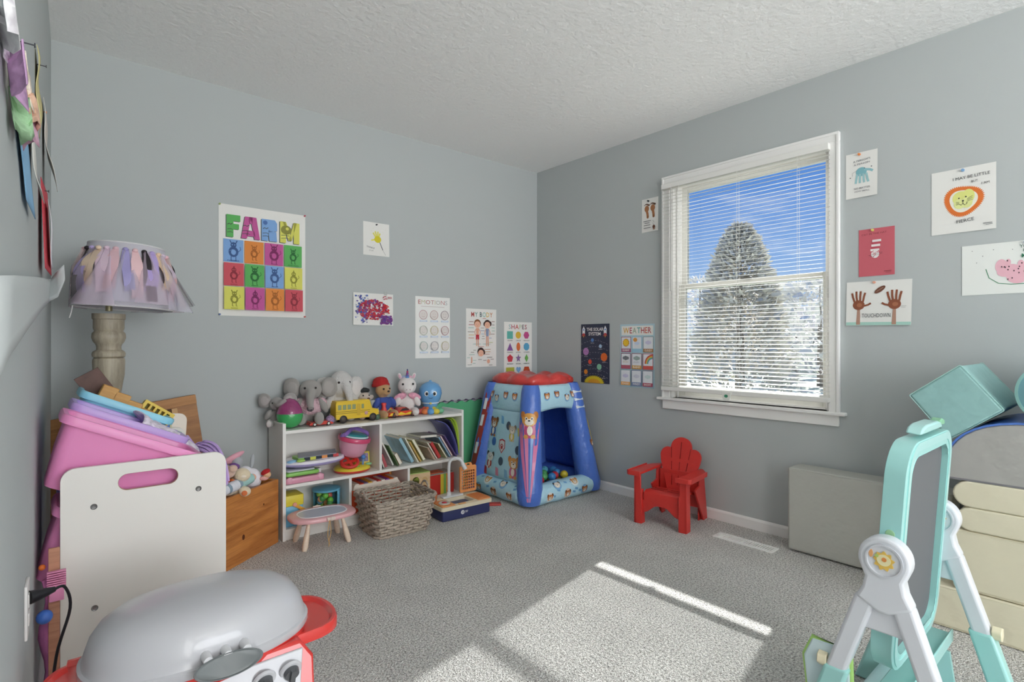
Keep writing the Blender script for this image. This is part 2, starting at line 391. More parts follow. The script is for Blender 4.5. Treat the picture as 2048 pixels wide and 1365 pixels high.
for y in (-1.34, -1.72, -2.05):
    for x in (-.0145, .0125): b.box(x-.0006, x+.0006, y-.0006, y+.0006, .77, 2.04)
bl('ladder_cords', b)
b = B().tube([(-.02, -1.29, 2.035), (-.024, -1.292, 1.38)], .004, 6); bl('tilt_wand', b, M('#c9c9c4', .2, trans=.3))
b = B(); b.at((-.018, -1.66, .757)); b.prism([(-.03, .012), (.03, .012), (.022, -.028), (.012, -.036), (-.012, -.036), (-.022, -.028)], -.004, .002, 'x')
bl('cord_tag', b, M('#e4e4de', .5), .002)
b = B(); b.at((-.023, -1.66, .747)); b.prism(circ(0, 0, .011, .009), -.001, 0, 'x'); bl('tag_print', b, M('#3d8a6a', .6))
# ---------------------------------------------------------------- posters and drawings
WALLS = {'back': lambda u, z, d: Vector((u, -d, z)), 'right': lambda u, z, d: Vector((-d, -u, z))}
def wall_frame(wall, a, z):
    """local x to the right along the wall, local y up, local z out of the wall"""
    if wall == 'back': return Matrix(((1, 0, 0, a), (0, 0, -1, -.0012), (0, 1, 0, z), (0, 0, 0, 1)))
    if wall == 'right': return Matrix(((0, 0, -1, -.0012), (-1, 0, 0, a), (0, 1, 0, z), (0, 0, 0, 1)))
class Sheet(B):
    def __init__(s, w, h, paper=PAPER, tilt=0, curl=0, corners=None):
        super().__init__(); s.w, s.h, s.k = w, h, 0; s.curl = curl; s.mat(paper)
        nx, ny = (14, 14) if curl else (1, 1)
        s.surf(lambda u, v: (u*w, v*h, .0006), nx, ny); s.mat(M('#d9d8d3', .8)); s.surf(lambda u, v: (u*w, (1-v)*h, 0), nx, ny)
    def up(s): s.k += 1; return .0008+.00018*s.k
    def rect(s, x0, y0, x1, y1, m): return s.poly([(x0, y0), (x1, y0), (x1, y1), (x0, y1)], m)
    def poly(s, pts, m): s.mat(M(m, .8) if isinstance(m, str) else m); z = s.up(); return s.flat([(x, y, z) for x, y in pts])
    def disc(s, x, y, rx, ry=None, m='#000000', n=20): return s.poly(circ(x, y, rx, ry, n), m)
    def line(s, pts, wd, m):
        s.mat(M(m, .8) if isinstance(m, str) else m); z = s.up(); vs = []; n = len(pts)
        for i in range(n):
            a = Vector(pts[max(i-1, 0)]); c = Vector(pts[min(i+1, n-1)]); t = (c-a).normalized() if (c-a).length else Vector((1, 0)); q = Vector((-t.y, t.x))*wd/2
            vs += [(pts[i][0]+q.x, pts[i][1]+q.y, z), (pts[i][0]-q.x, pts[i][1]-q.y, z)]
        return s.add(vs, [(2*i, 2*i+1, 2*i+3, 2*i+2) for i in range(n-1)])
    def ring(s, x, y, r, wd, m, ry=None): p = circ(x, y, r, ry, 24); return s.line(p+[p[0], p[1]], wd, m)
    def text(s, t, cx, cy, h, m, w=None, bold=.01, rot=0, dy=0):
        vs, fs, tw, th = text_mesh(t, bold); sc = h/.72; sx = sc if not w else w/tw
        s.mat(M(m, .8)); z = s.up(); c, n = cos(rot), sin(rot)
        return s.add([(cx+c*x*sx-n*y*sc, cy+n*x*sx+c*y*sc, z) for x, y in vs], fs)
    def textc(s, t, x0, x1, cy, h, cols, bold=.02):
        """letters spread over a width, each with its own colour"""
        adv = [text_mesh(c, bold)[2]+.1 if c != ' ' else .35 for c in t]; tot = sum(adv); x = x0; k = 0
        for c, a in zip(t, adv):
            wd = a/tot*(x1-x0)
            if c != ' ':
                s.text(c, x+wd/2, cy, h, cols[k % len(cols)], wd*(a-.1)/a, bold); k += 1; s.k -= 1
            x += wd
        s.k += 1
    def dash(s, x, y, w, h, m): return s.rect(x-w/2, y-h/2, x+w/2, y+h/2, m)
def poster(name, sh, wall, a, z, label, cat='poster', pins=(), pin_name='push_pin', tilt=0, roll=0):
    if sh.curl:
        f = sh.curl
        sh.v = [Vector((v.x, v.y, v.z+f(v.x/sh.w, v.y/sh.h))) for v in sh.v]
    o = obj(name, sh, smooth=30); o.matrix_world = wall_frame(wall, a, z) @ Matrix.Rotation(roll, 4, 'Z') @ Matrix.Rotation(tilt, 4, 'X'); tag(o, label, cat)
    for (x, y, c, r) in pins:
        b = B(); b.lathe([(0, .002), (r, .002), (r, .004), (r*.5, .005), (r*.6, .011), (r*.9, .013), (0, .0135)], 12)
        obj(pin_name, b, o, M(c, .35), loc=(x, y, 0 if not sh.curl else sh.curl(x/sh.w, y/sh.h)))
    return o

K = '#2c2c30'
# FARM poster
G_, P_, B_, Y_, O_, R_ = '#5fae5f', '#c05a97', '#7fa6d8', '#d8d667', '#dd8a45', '#c95560'
w, h = .463, .605; s = Sheet(w, h)
def farm_letter(x, y, c, L, wd, hh):
    Q = lambda pts: [(x+u*wd, y+v*hh) for u, v in pts]
    shp = {'F': [[(0, 0), (.5, 0), (.5, 1), (0, 1)], [(.5, .72), (1, .72), (1, 1), (.5, 1)], [(.5, .36), (.9, .36), (.9, .6), (.5, .6)]],
           'A': [[(0, 0), (.3, 0), (.52, 1), (.2, 1)], [(.7, 0), (1, 0), (.8, 1), (.48, 1)], [(.25, .12), (.75, .12), (.7, .38), (.3, .38)], [(.4, .7), (.6, .7), (.6, 1), (.4, 1)]],
           'R': [[(0, 0), (.42, 0), (.42, 1), (0, 1)], [(.42, .4), (1, .5), (1, .85), (.85, 1), (.42, 1)], [(.5, 0), (1, 0), (.95, .45), (.42, .5)]],
           'M': [[(0, 0), (.3, 0), (.3, 1), (0, 1)], [(.7, 0), (1, 0), (1, 1), (.7, 1)], [(.3, 1), (.14, 1), (.42, .12), (.6, .12), (.5, .5)], [(.7, 1), (.86, 1), (.6, .12), (.45, .12)]]}[L]
    for q in shp: s.poly([(p[0]-.004, p[1]-.003) for p in Q(q)], '#565a58'); s.k -= 1
    s.k += 1
    for q in shp: s.poly(Q(q), c); s.k -= 1
    s.k += 1
    for v in (.2, .34): s.line(Q([(.06, v), (.3, v+.03), (.46, v)]), .003, '#4d5450')
    s.line(Q([(.08, .55), (.2, .6), (.3, .56), (.42, .62)]), .004, '#4d5450')
for (x, c, L, wd) in ((.038, G_, 'F', .07), (.112, P_, 'A', .098), (.218, B_, 'R', .084), (.318, Y_, 'M', .11)): farm_letter(x, .43, c, L, wd, .122)
s.disc(.237, .532, .012, m='#4f6fa8'); s.disc(.352, .505, .03, .026, '#8b8a43'); s.disc(.358, .512, .009, m='#d8d667')
grid = [[B_, O_, P_, G_], [R_, G_, B_, Y_], [Y_, P_, O_, R_]]
dk = {B_: '#3f5b8c', O_: '#a5622c', P_: '#7d2f60', G_: '#2f6a3a', R_: '#8c3440', Y_: '#8f8e3a'}
names = {(0, 0): 'FARMER', (0, 3): 'CHICKEN'}
cw, ch = .1, .124
for r_ in range(3):
    for c_ in range(4):
        x0 = .022+c_*(cw+.0055); y0 = .293-r_*(ch+.0055); c = grid[r_][c_]; d = dk[c]; q = random.Random(r_*4+c_); mx_, my_ = x0+cw/2, y0+ch*.45
        s.rect(x0, y0, x0+cw, y0+ch, c); k0 = s.k
        fat = q.uniform(.018, .026)
        for dx in (-.3, .3): s.line([(mx_+dx*fat*1.6, my_-fat), (mx_+dx*fat*1.6, my_-fat*1.9), (mx_+dx*fat*1.6+.006, my_-fat*1.9)], .004, d)
        s.disc(mx_, my_, fat, fat*1.15, d); s.disc(mx_, my_+fat*1.5, fat*.62, fat*.62, d)
        if q.random() > .4:
            for dx in (-1, 1): s.line([(mx_+dx*fat*.4, my_+fat*1.8), (mx_+dx*fat*.75, my_+fat*2.5)], .005, d)
        else: s.poly([(mx_-fat*.3, my_+fat*1.9), (mx_+fat*.3, my_+fat*1.9), (mx_, my_+fat*2.7)], d)
        s.line([(mx_+fat*.9, my_), (mx_+fat*1.5, my_+fat*.6), (mx_+fat*1.3, my_+fat*1.2)], .003, d)
        s.disc(mx_, my_-.002, fat*.5, fat*.6, c); s.disc(mx_-fat*.25, my_+fat*1.55, .003, m=c); s.disc(mx_+fat*.25, my_+fat*1.55, .003, m=c)
        s.line([(mx_-fat*.8, my_+.004), (mx_-fat*.2, my_+.012), (mx_+fat*.5, my_+.003)], .0018, c)
        if (r_, c_) in names: s.text(names[(r_, c_)], mx_, y0+.008, .007, d, .06)
        else: s.dash(mx_, y0+.007, .035, .003, d)
poster('farm_poster', s, 'back', -2.343, 1.203, 'large FARM alphabet poster with a grid of twelve coloured animal squares', pins=((.004, .6, '#8fa05a', .005), (.458, .602, '#c0405a', .005), (.004, .006, '#3f5f9a', .005), (.458, .006, '#c0504a', .005)))

# yellow hand print with a wand
s = Sheet(.182, .213, curl=lambda u, v: .004*(1-v)*u)
for dx, dy, l, a in ((-.02, .03, .032, 125), (-.008, .036, .036, 108), (.004, .036, .034, 88), (.014, .03, .028, 70), (-.03, -.004, .026, 195)):
    x, y = .098+dx*.6, .105+dy*.5; s.line([(x, y), (x+l*.6*cos(R(a)), y+l*.6*sin(R(a))), (x+l*cos(R(a)), y+l*sin(R(a)))], .01, '#dcd76a'); s.k -= 1
s.k += 1; s.disc(.1, .106, .024, .022, '#d3c62f'); s.line([(.114, .088), (.135, .04)], .005, '#55565a'); s.line([(.135, .04), (.155, .008)], .002, '#9a9a98')
s.text('TWINKLE', .05, .05, .011, '#77787a', .055, rot=-.12); s.text('STAR', .055, .03, .009, '#aaaaa8', .03)
for i in range(18): q = random.Random(i); s.disc(.1+q.uniform(-.06, .06), .11+q.uniform(-.06, .07), .0015, m='#c9c27a', n=6); s.k -= 1
poster('handprint_drawing', s, 'back', -1.514, 1.618, 'small white sheet with a yellow painted hand print, above the splatter painting', 'drawing', ((.09, .2, '#33343a', .005),))

# red blue purple splatter painting
s = Sheet(.28, .205, curl=lambda u, v: .006*(1-u)*(1-u))
q = random.Random(3)
for i in range(760):
    t = q.random(); a = q.uniform(0, 2*PI); rr = math.sqrt(q.random())
    x, y = .13+rr*.1*cos(a), .1+rr*.066*sin(a); c = q.choice(['#b5384a', '#c03c48', '#a03058', '#7a4a90', '#c8303a'])
    if t > .72: x, y, c = q.uniform(.19, .27), q.uniform(.01, .06), q.choice(['#7c3f86', '#6a4a98'])
    elif t > .62: x, y, c = q.uniform(.015, .1), q.uniform(.01, .19), q.choice(['#4a63a8', '#5b6fb4', '#6a5aa0'])
    elif t > .55: x, y, c = q.uniform(.2, .25), q.uniform(.08, .14), '#c8262c'
    elif t > .5: x, y, c = q.uniform(.12, .2), q.uniform(.06, .15), '#e2dfe4'
    r1 = q.uniform(.002, .0085); s.disc(x, y, r1, r1*q.uniform(.5, 1.2), c, 7)
    if i % 12: s.k -= 1
s.line([(.2, .178), (.215, .19), (.225, .186)], .005, '#b03a50'); s.line([(.205, .168), (.222, .175), (.232, .172)], .005, '#b03a50'); s.dash(.25, .185, .03, .004, '#b05060'); s.dash(.25, .178, .03, .003, '#b05060')
b = poster('splatter_painting', s, 'back', -1.583, 1.168, 'white sheet covered in red, purple and blue paint splatters', 'painting')
obj('tape', B().box(.215, .235, .195, .22, .002, .0026), b, M('#d2d6d3', .3, alpha=.6))

# EMOTIONS poster
cols = ['#b5605a', '#c9c2a0', '#b0706a', '#b88', '#cfc6a4', '#b5b0a8', '#c08a8a', '#a9b0b5']
cols = [c if len(c) == 7 else '#bb8888' for c in cols]
s = Sheet(.282, .426, M('#ecece9', .6)); s.textc('EMOTIONS', .02, .262, .388, .03, cols, 0)
s.dash(.14, .358, .19, .004, '#cfc5c2')
for i in range(3):
    for j in range(3):
        x, y = .062+.087*j, .3-.108*i; c = ['#c09298', '#c2a09a', '#a38f94', '#bfc3b5', '#d3c79c', '#c59a9e', '#b5c6c0', '#b0abb0', '#d2c7a4'][i*3+j]
        s.ring(x, y, .031, .004, c); s.disc(x, y, .026, m='#e2dcd8'); s.line([(x-.012, y-.01), (x, y-.015), (x+.012, y-.01)], .002, c); s.disc(x-.009, y+.006, .002, m=c, n=8); s.disc(x+.009, y+.006, .002, m=c, n=8)
        s.dash(x, y-.043, .062, .011, '#c3d0e2'); s.dash(x, y-.043, .045, .004, '#e6ecf4')
b = poster('emotions_poster', s, 'back', -1.135, .948, 'pale EMOTIONS poster with nine outlined faces in a grid')

# MY BODY poster
s = Sheet(.284, .432, M('#e9e8e4', .7)); s.textc('MY BODY', .045, .25, .39, .036, ['#b55550', '#6b9a90', '#4a6468', '#8ac0b4', '#d8b864', '#c88a58'], .015)
sk, hr1, hr2 = '#dfa890', '#8a5a3c', '#43302e'
def kid(x, top, h, hair, suit, girl):
    r = h*.155; y = top-r
    if girl:
        s.disc(x+r*.85, y+r*.2, r*.45, r*.6, hair); s.disc(x-r*.85, y+r*.1, r*.35, r*.5, hair)
    s.disc(x, y+r*.15, r*1.02, r, hair); s.disc(x, y-r*.15, r*.86, r*.82, '#e8b59c')
    s.disc(x-r*.35, y-.002, .0018, m='#3a2a28', n=8); s.disc(x+r*.35, y-.002, .0018, m='#3a2a28', n=8); s.disc(x, y-r*.45, .003, .0016, '#b0504a', 10)
    b0 = top-2*r
    for sg in (-1, 1): s.line([(x+sg*h*.06, b0-h*.02), (x+sg*h*.13, b0-h*.14), (x+sg*h*.1, b0-h*.25)], h*.03, sk); s.k -= 1
    s.poly([(x-h*.065, b0), (x+h*.065, b0), (x+h*.055, b0-h*.3), (x-h*.055, b0-h*.3)], suit if girl else sk)
    for sg in (-1, 1): s.line([(x+sg*h*.035, b0-h*.28), (x+sg*h*.04, b0-h*.66)], h*.045, sk); s.k -= 1
    s.k += 1
    if not girl: s.poly([(x-h*.075, b0-h*.24), (x+h*.075, b0-h*.24), (x+h*.08, b0-h*.42), (x+.002, b0-h*.42), (x, b0-h*.33), (x-.002, b0-h*.42), (x-h*.08, b0-h*.42)], suit)
s.disc(.1, .17, .04, .006, '#c9d6d2'); s.disc(.19, .17, .04, .006, '#c9d6d2')
kid(.104, .35, .2, hr1, '#c03a48', False); kid(.196, .348, .2, hr2, '#8a9ab8', True)
r = .03; x, y = .134, .108; s.disc(x, y+.006, .032, .03, hr2); s.disc(x+.028, y, .012, .018, hr2); s.disc(x, y-.006, .026, .025, '#e8b59c'); s.disc(x-.01, y-.003, .002, m='#3a2a28', n=8); s.disc(x+.01, y-.003, .002, m='#3a2a28', n=8); s.disc(x, y-.018, .004, .002, '#b0504a', 10)
s.line([(.048, .075), (.05, .045), (.046, .03)], .01, sk); s.disc(.205, .04, .014, .016, sk)
for x, y, w_, c in [(.045, .335, .04, '#a5807c'), (.045, .313, .048, '#b56a74'), (.042, .29, .05, '#9cc4ba'), (.042, .26, .06, '#9a8f88'), (.046, .238, .05, '#dcc08a'), (.044, .215, .05, '#c79078'), (.165, .362, .03, '#c0857c'), (.25, .34, .03, '#a4807c'), (.25, .315, .026, '#8f8a88'), (.25, .292, .034, '#a9c8bc'), (.252, .27, .03, '#9fc0b4'), (.243, .245, .04, '#a88c86'), (.222, .215, .026, '#95a8cc'), (.228, .182, .036, '#b8bf86'), (.148, .29, .03, '#a89c98'), (.148, .27, .04, '#a0a5c0'), (.15, .245, .03, '#9fb4d0'), (.155, .228, .022, '#a09a96'), (.155, .21, .03, '#b0a8a2'), (.134, .15, .055, '#bd8a80'), (.075, .125, .025, '#a09a96'), (.055, .11, .03, '#9a9490'), (.05, .092, .05, '#a8c0b8'), (.195, .13, .06, '#c79a84'), (.195, .112, .055, '#cf9f70'), (.19, .094, .05, '#c58e80'), (.215, .07, .05, '#8f8a88'), (.125, .055, .034, '#a09a96'), (.17, .048, .03, '#9f8f90'), (.02, .07, .026, '#a8c8c0'), (.075, .05, .03, '#b0ccc0'), (.07, .028, .026, '#a8c0b8'), (.03, .018, .04, '#b0b0ac'), (.24, .055, .03, '#8f8a88'), (.225, .012, .034, '#a09a96')]:
    s.dash(x, y, w_, .0045, c); s.k -= 1
poster('my_body_poster', s, 'back', -.712, .875, 'MY BODY poster with drawings of two children and small labels')

# SHAPES poster
s = Sheet(.292, .428, M('#e9e8e4', .7)); s.textc('SHAPES', .045, .24, .39, .036, ['#8fb3b5', '#b55a68', '#c0504c', '#b9c4a4', '#6a5a60', '#a04a58'], .015)
gx = [.06, .146, .232]; gy = [.325, .233, .142, .053]
nm = [['SQUARE', 'CIRCLE', 'HEXAGON'], ['TRIANGLE', 'OVAL', 'OCTAGON'], ['PENTAGON', 'STAR', 'DIAMOND'], ['RECTANGLE', 'HEART', 'TRAPEZOID']]
cc = [['#62b3a8', '#dcb440', '#c4508a'], ['#8a5a9c', '#d8703c', '#5ba6cc'], ['#cc3c4c', '#8a6a9c', '#6cac54'], ['#bcb848', '#82aedc', '#c4502c']]
star = [(.03*(1 if i % 2 == 0 else .42)*cos(PI/2+PI*i/5), .034*(1 if i % 2 == 0 else .42)*sin(PI/2+PI*i/5)) for i in range(10)]
heart = [(.0017*16*sin(t)**3*.9, .0017*(13*cos(t)-5*cos(2*t)-2*cos(3*t)-cos(4*t))) for t in [2*PI*i/24 for i in range(24)]]
geo = [[[(-.03, -.03), (.03, -.03), (.03, .03), (-.03, .03)], circ(0, 0, .028), circ(0, 0, .031, n=6)], [[(-.032, -.03), (.032, -.03), (0, .03)], circ(0, 0, .02, .034), circ(0, 0, .032, n=8, a=PI/8)], [circ(0, 0, .032, n=5, a=PI/2), star, [(0, -.032), (.019, 0), (0, .032), (-.019, 0)]], [[(-.042, -.019), (.042, -.019), (.042, .019), (-.042, .019)], heart, [(-.04, -.023), (.04, -.023), (.022, .021), (-.022, .021)]]]
for i in range(4):
    for j in range(3): s.poly([(gx[j]+a, gy[i]+c) for a, c in geo[i][j]], cc[i][j]); s.text(nm[i][j], gx[j], gy[i]-.043, .0085, '#55585a', .062 if j == 2 or len(nm[i][j]) > 6 else .05)
poster('shapes_poster', s, 'back', -.351, .79, 'SHAPES poster with twelve coloured geometric shapes, behind the play tent')

# THE SOLAR SYSTEM poster
s = Sheet(.272, .432, M('#34384c', .6)); q = random.Random(5)
for i in range(60): s.disc(q.uniform(.005, .267), q.uniform(.005, .427), q.choice([.0008, .0012, .002]), m=q.choice(['#c9cdd8', '#8f94aa', '#b08aa0']), n=6); s.k -= 1
s.k += 1; s.text('THE SOLAR', .136, .393, .024, '#e8e6e6', .16, .02); s.text('SYSTEM', .132, .36, .024, '#e8e6e6', .115, .02)
for i, yy in enumerate((.312, .268, .225, .18, .142, .105, .07)):
    pts = [(x, yy-(x-.13)**2*1.9) for x in [.004+.0264*k for k in range(11)]]
    for a in range(10): s.line([pts[a], ((pts[a][0]+pts[a+1][0])/2, (pts[a][1]+pts[a+1][1])/2)], .0014, '#b9b6c4'); s.k -= 1
s.k += 1
for x, y, r, c, n_ in ((.112, .314, .014, '#5b86c4', 'NEPTUNE'), (.188, .27, .014, '#a8c4dc', 'URANUS'), (.05, .23, .028, '#b884bc', 'SATURN'), (.222, .192, .03, '#e06c30', 'JUPITER'), (.09, .155, .017, '#d8503c', 'MARS'), (.178, .12, .022, '#8cc8a8', 'EARTH'), (.05, .08, .018, '#e08830', 'VENUS'), (.222, .052, .004, '#b0a8a8', 'MERCURY')):
    s.disc(x, y, r, r, c); s.text(n_, x, y-r-.008, .006, '#c9c4cc', .034)
s.line([(.02, .218), (.05, .235), (.08, .222)], .003, '#9a64a4')
for i in range(16): a = PI*i/15; s.poly([(.13+.085*cos(a-.09), .0015+.048*sin(max(0, a-.09))), (.13+.085*cos(a+.09), .0015+.048*sin(min(PI, a+.09))), (.13+.1*cos(a), .0015+.058*sin(a))], '#d8c030'); s.k -= 1
s.poly([(.13+.088*cos(PI*i/20), .001+.05*sin(PI*i/20)) for i in range(21)], '#dcc22c'); s.poly([(.13+.06*cos(PI*i/20), .001+.03*sin(PI*i/20)) for i in range(21)], '#e0a030')
for x, sg in ((.03, 1), (.236, -1)):
    s.poly([(x-.013, .36), (x+.013, .36), (x+.013, .395), (x, .418), (x-.013, .395)], '#e4e6ea'); s.poly([(x-.02, .34), (x-.008, .365), (x+.008, .365), (x+.02, .34), (x, .352)], '#c24a50'); s.disc(x, .39, .006, m='#5b86c4'); s.poly([(x-.006, .348), (x+.006, .348), (x, .33)], '#e0a040')
poster('solar_system_poster', s, 'right', -.484, .76, 'dark THE SOLAR SYSTEM poster with planets on dashed orbits')

# WEATHER poster
s = Sheet(.284, .43, M('#b4cfd8', .7)); s.rect(.012, .355, .272, .418, '#e8e6e0'); s.textc('WEATHER', .025, .26, .387, .04, ['#dca844', '#b8505c', '#a8b49c', '#5aa8a4', '#b0484c', '#c86450', '#b05058'], .015)
wn = [['SUNNY', '', 'CLOUDY'], ['', 'RAINY', ''], ['FOGGY', 'WINDY', 'SNOWY']]
wc = [['#a06080', '#9cc4d8', '#a87c50'], ['#b05c6c', '#c89a50', '#c85850'], ['#e0a050', '#7c8cb0', '#b04c64']]; wf = [['#a05868', '#8cb8d0', '#8c9494'], ['#8c4c6c', '#a86c7c', '#b8505c'], ['#a8b8bc', '#7c7c9c', '#8c8c9c']]
for i in range(3):
    for j in range(3):
        x0, y0 = .01+j*.092, .238-i*.114; s.rect(x0, y0, x0+.082, y0+.107, wf[i][j]); s.rect(x0+.004, y0+.004, x0+.078, y0+.103, '#e2e4e8'); s.rect(x0+.002, y0+.002, x0+.08, y0+.025, wc[i][j])
        if wn[i][j]: s.text(wn[i][j], x0+.041, y0+.0135, .013, '#f0e8e0', .06, .015)
        mx_, my_ = x0+.041, y0+.066
        if (i, j) == (0, 0):
            s.poly([(mx_+.029*(1 if k % 2 else .85)*cos(PI*k/12), my_+.029*(1 if k % 2 else .85)*sin(PI*k/12)) for k in range(24)], '#c98a2c'); s.disc(mx_, my_, .022, m='#e6be34')
        elif (i, j) == (0, 1): s.disc(x0+.027, y0+.085, .017, .014, '#dc9a4c'); s.disc(mx_, my_-.005, .022, .01, '#c8d4e8')
        elif (i, j) in ((1, 0), (1, 1)):
            c = '#7d7f86' if j == 0 else '#9fb0aa'
            for dx, r in ((-.016, .011), (0, .017), (.016, .012)): s.disc(mx_+dx, my_+.008, r, r*.9, c)
            for k in range(5): s.line([(mx_-.02+k*.01, my_-.012), (mx_-.022+k*.01, my_-.025)], .002, '#c8b060' if j == 0 else '#6a6f80'); s.k -= 1
        elif (i, j) == (1, 2):
            for k, c in enumerate(('#c04040', '#dc8040', '#e0c060', '#6cac7c', '#6c9cc4')):
                r = .06-k*.006; s.line([(x0+.078-r*cos(a*PI/20), y0+.038+r*sin(a*PI/20)) for a in range(11)], .006, c); s.k -= 1
            s.k += 1
        else:
            c = ['#c8d8d8', '#c4d4e4', '#ccc8e0', '#d0d0dc'][(i+j) % 4]
            for dx, r in ((-.014, .01), (0, .015), (.014, .011)): s.disc(mx_+dx, my_, r, r*.9, c)
poster('weather_poster', s, 'right', -.85, .752, 'light blue WEATHER poster with nine framed pictures')

# footprints card
s = Sheet(.13, .222, curl=lambda u, v: .004*u*(1-v)); ft = ['#a5714c', '#8f5f3c', '#7c4f34']
for x, sg in ((.04, -1), (.088, 1)):
    s.disc(x, .155, .018, .022, ft[0]); s.line([(x, .145), (x+.006, .12), (x+.008, .105)], .018, ft[0]); s.disc(x+.008, .1, .009, .01, ft[1])
    for k in range(5): s.disc(x-.018+k*.009, .181+.005*sin(k), .0035+.0008*k, m='#5f3f2c', n=8)
for k, (t_, y) in enumerate((('TASTY LITTLE', .073), ('TOES', .06), ('JUST A', .045), ('FEW', .028))): s.dash(.045, y, [.06, .04, .052, .055][k], .004, '#77787a')
for k in range(6): s.disc(.092+.004*(k % 3), .07-k*.006, .0014, .003, '#666666', 6)
s.disc(.1, .028, .01, .012, '#6c4838'); s.disc(.101, .014, .009, .006, '#8c6c58')
poster('footprint_card', s, 'right', -1.032, 1.792, 'narrow white card with two brown baby footprints, left of the window', 'drawing', ((.055, .205, '#26282c', .006),))

# blue elephant hand print
s = Sheet(.137, .222, curl=lambda u, v: .006*u*(1-v)); bl_ = '#7fb4bd'
s.disc(.068, .125, .024, .022, bl_); s.line([(.08, .135), (.105, .128), (.118, .12)], .011, '#8fbcc4')
for k, x in enumerate((.05, .063, .077, .09)): s.line([(x, .115), (x-.004+k*.003, .085), (x-.006+k*.005, .07)], .01, '#9cc4c8'); s.k -= 1
s.k += 1; s.disc(.082, .14, .0022, m='#334', n=8) if False else s.disc(.082, .14, .0022, m='#333344', n=8); s.line([(.05, .135), (.03, .125), (.03, .11)], .0012, '#888888')
s.disc(.112, .142, .003, m='#5a5a62', n=8); s.disc(.02, .103, .003, m='#5a5a62', n=8)
s.text("A PERSON'S", .07, .182, .009, '#8c8d90', .075, rot=.06); s.text('A PERSON', .07, .165, .009, '#8c8d90', .07, rot=.06); s.text('NO MATTER', .072, .045, .009, '#8c8d90', .07); s.text('HOW SMALL', .072, .03, .008, '#a0a0a2', .066)
poster('elephant_handprint_card', s, 'right', -2.264, 1.772, 'white card with a pale blue elephant hand print, beside the window top', 'drawing', ((.06, .212, '#dc8a50', .006),))

# lion
s = Sheet(.222, .281, curl=lambda u, v: .004*u); n = 60
out = []; inn = []
sh_ = [(1, .0), (.98, .8), (.9, .95), (.7, 1), (.4, .98)]
for i in range(n*2):
    a = 2*PI*i/(n*2); r = 1+.07*sin(3*a+.6)+.05*cos(2*a); rr = r*(1.06 if i % 2 else .96); out.append((.112+.064*rr*cos(a), .138+.068*rr*sin(a))); inn.append((.112+.046*r*cos(a), .138+.05*r*sin(a)))
s.poly(out, '#dc7434'); s.poly(inn, '#e8e6d8')
s.disc(.105, .15, .03, .03, '#dde087'); s.disc(.13, .155, .022, .03, '#dde087'); s.disc(.1, .125, .02, .022, '#dfe39a'); s.disc(.125, .128, .02, .024, '#dfe39a')
s.disc(.098, .15, .003, m=K); s.disc(.122, .153, .003, m=K); s.disc(.112, .137, .0035, m=K)
s.line([(.112, .137), (.112, .125), (.106, .119), (.1, .123)], .002, K); s.line([(.112, .125), (.118, .118), (.125, .122), (.126, .13)], .002, K)
for k in (-1, 0, 1): s.line([(.127, .138+k*.005), (.145, .145+k*.008)], .0013, K); s.line([(.1, .128+k*.004), (.088, .128+k*.006)], .0013, K)
s.text('I MAY BE LITTLE', .14, .238, .013, K, .125, 0, rot=.04); s.text('BUT', .152, .215, .01, K, .022, 0, .04); s.text('I AM', .188, .2, .01, K, .026, 0, .04); s.text('FIERCE', .12, .05, .014, K, .06, 0, .1); s.dash(.195, .027, .03, .003, '#77787a'); s.dash(.2, .021, .022, .002, '#77787a')
poster('lion_drawing', s, 'right', -2.612, 1.54, 'white sheet with an orange-maned lion face drawing and handwriting', 'drawing', ((.112, .27, '#7fa8d0', .006),))

# red sheet
s = Sheet(.15, .23, M('#c4616c', .85)); s.text('CAT IN THE HAT', .065, .205, .0085, '#7a3840', .105, 0, rot=.03)
for k in range(5): s.rect(.05+.002*k, .12+.011*k, .087+.002*k, .131+.011*k, '#e8e0e0' if k % 2 == 0 else '#b84a58')
s.disc(.07, .105, .017, .019, '#e6e0e0')
for k in range(14): q = random.Random(k); s.disc(.07+q.uniform(-.015, .015), .105+q.uniform(-.017, .017), .0022, m='#c4616c', n=6); s.k -= 1
s.line([(.043, .1), (.1, .112)], .0014, '#553038'); s.line([(.048, .095), (.07, .098)], .0012, '#553038'); s.line([(.075, .1), (.1, .106)], .0012, '#553038'); s.dash(.122, .02, .03, .003, '#8a4048'); s.dash(.125, .013, .022, .002, '#8a4048')
poster('red_hat_drawing', s, 'right', -2.321, 1.38, 'red paper sheet with a small pink and white striped hat drawing', 'drawing', ((.06, .222, '#d8cc70', .006),))

# touchdown
s = Sheet(.272, .215, curl=lambda u, v: .008*u*(1-v)+.004*(1-u)*(1-v)); br = '#8a5038'
s.rect(.001, .001, .271, .016, '#a8d0c4')
for hx, sg in ((.055, 1), (.205, -1)):
    s.poly([(hx-.01, .004), (hx+.008, .004), (hx+.006, .085), (hx-.006, .085)], '#b08a78'); s.disc(hx, .1, .026, .024, br)
    for k in range(4): s.line([(hx+(-.018+.012*k), .115), (hx+(-.026+.016*k), .14), (hx+(-.03+.019*k), .16+.008*(k in (1, 2)))], .009, br); s.k -= 1
    s.line([(hx+sg*.02, .095), (hx+sg*.04, .1), (hx+sg*.052, .108)], .009, br); s.disc(hx+.003, .1, .012, .01, '#a5694c')
pts = [(.144+.027*cos(a)*.8-.011*sin(a)*.6, .172+.027*cos(a)*.6+.011*sin(a)*.8) for a in [2*PI*k/24 for k in range(24)]]
s.poly(pts, '#6f4636'); s.line([(.13, .163), (.158, .182)], .003, '#a08070')
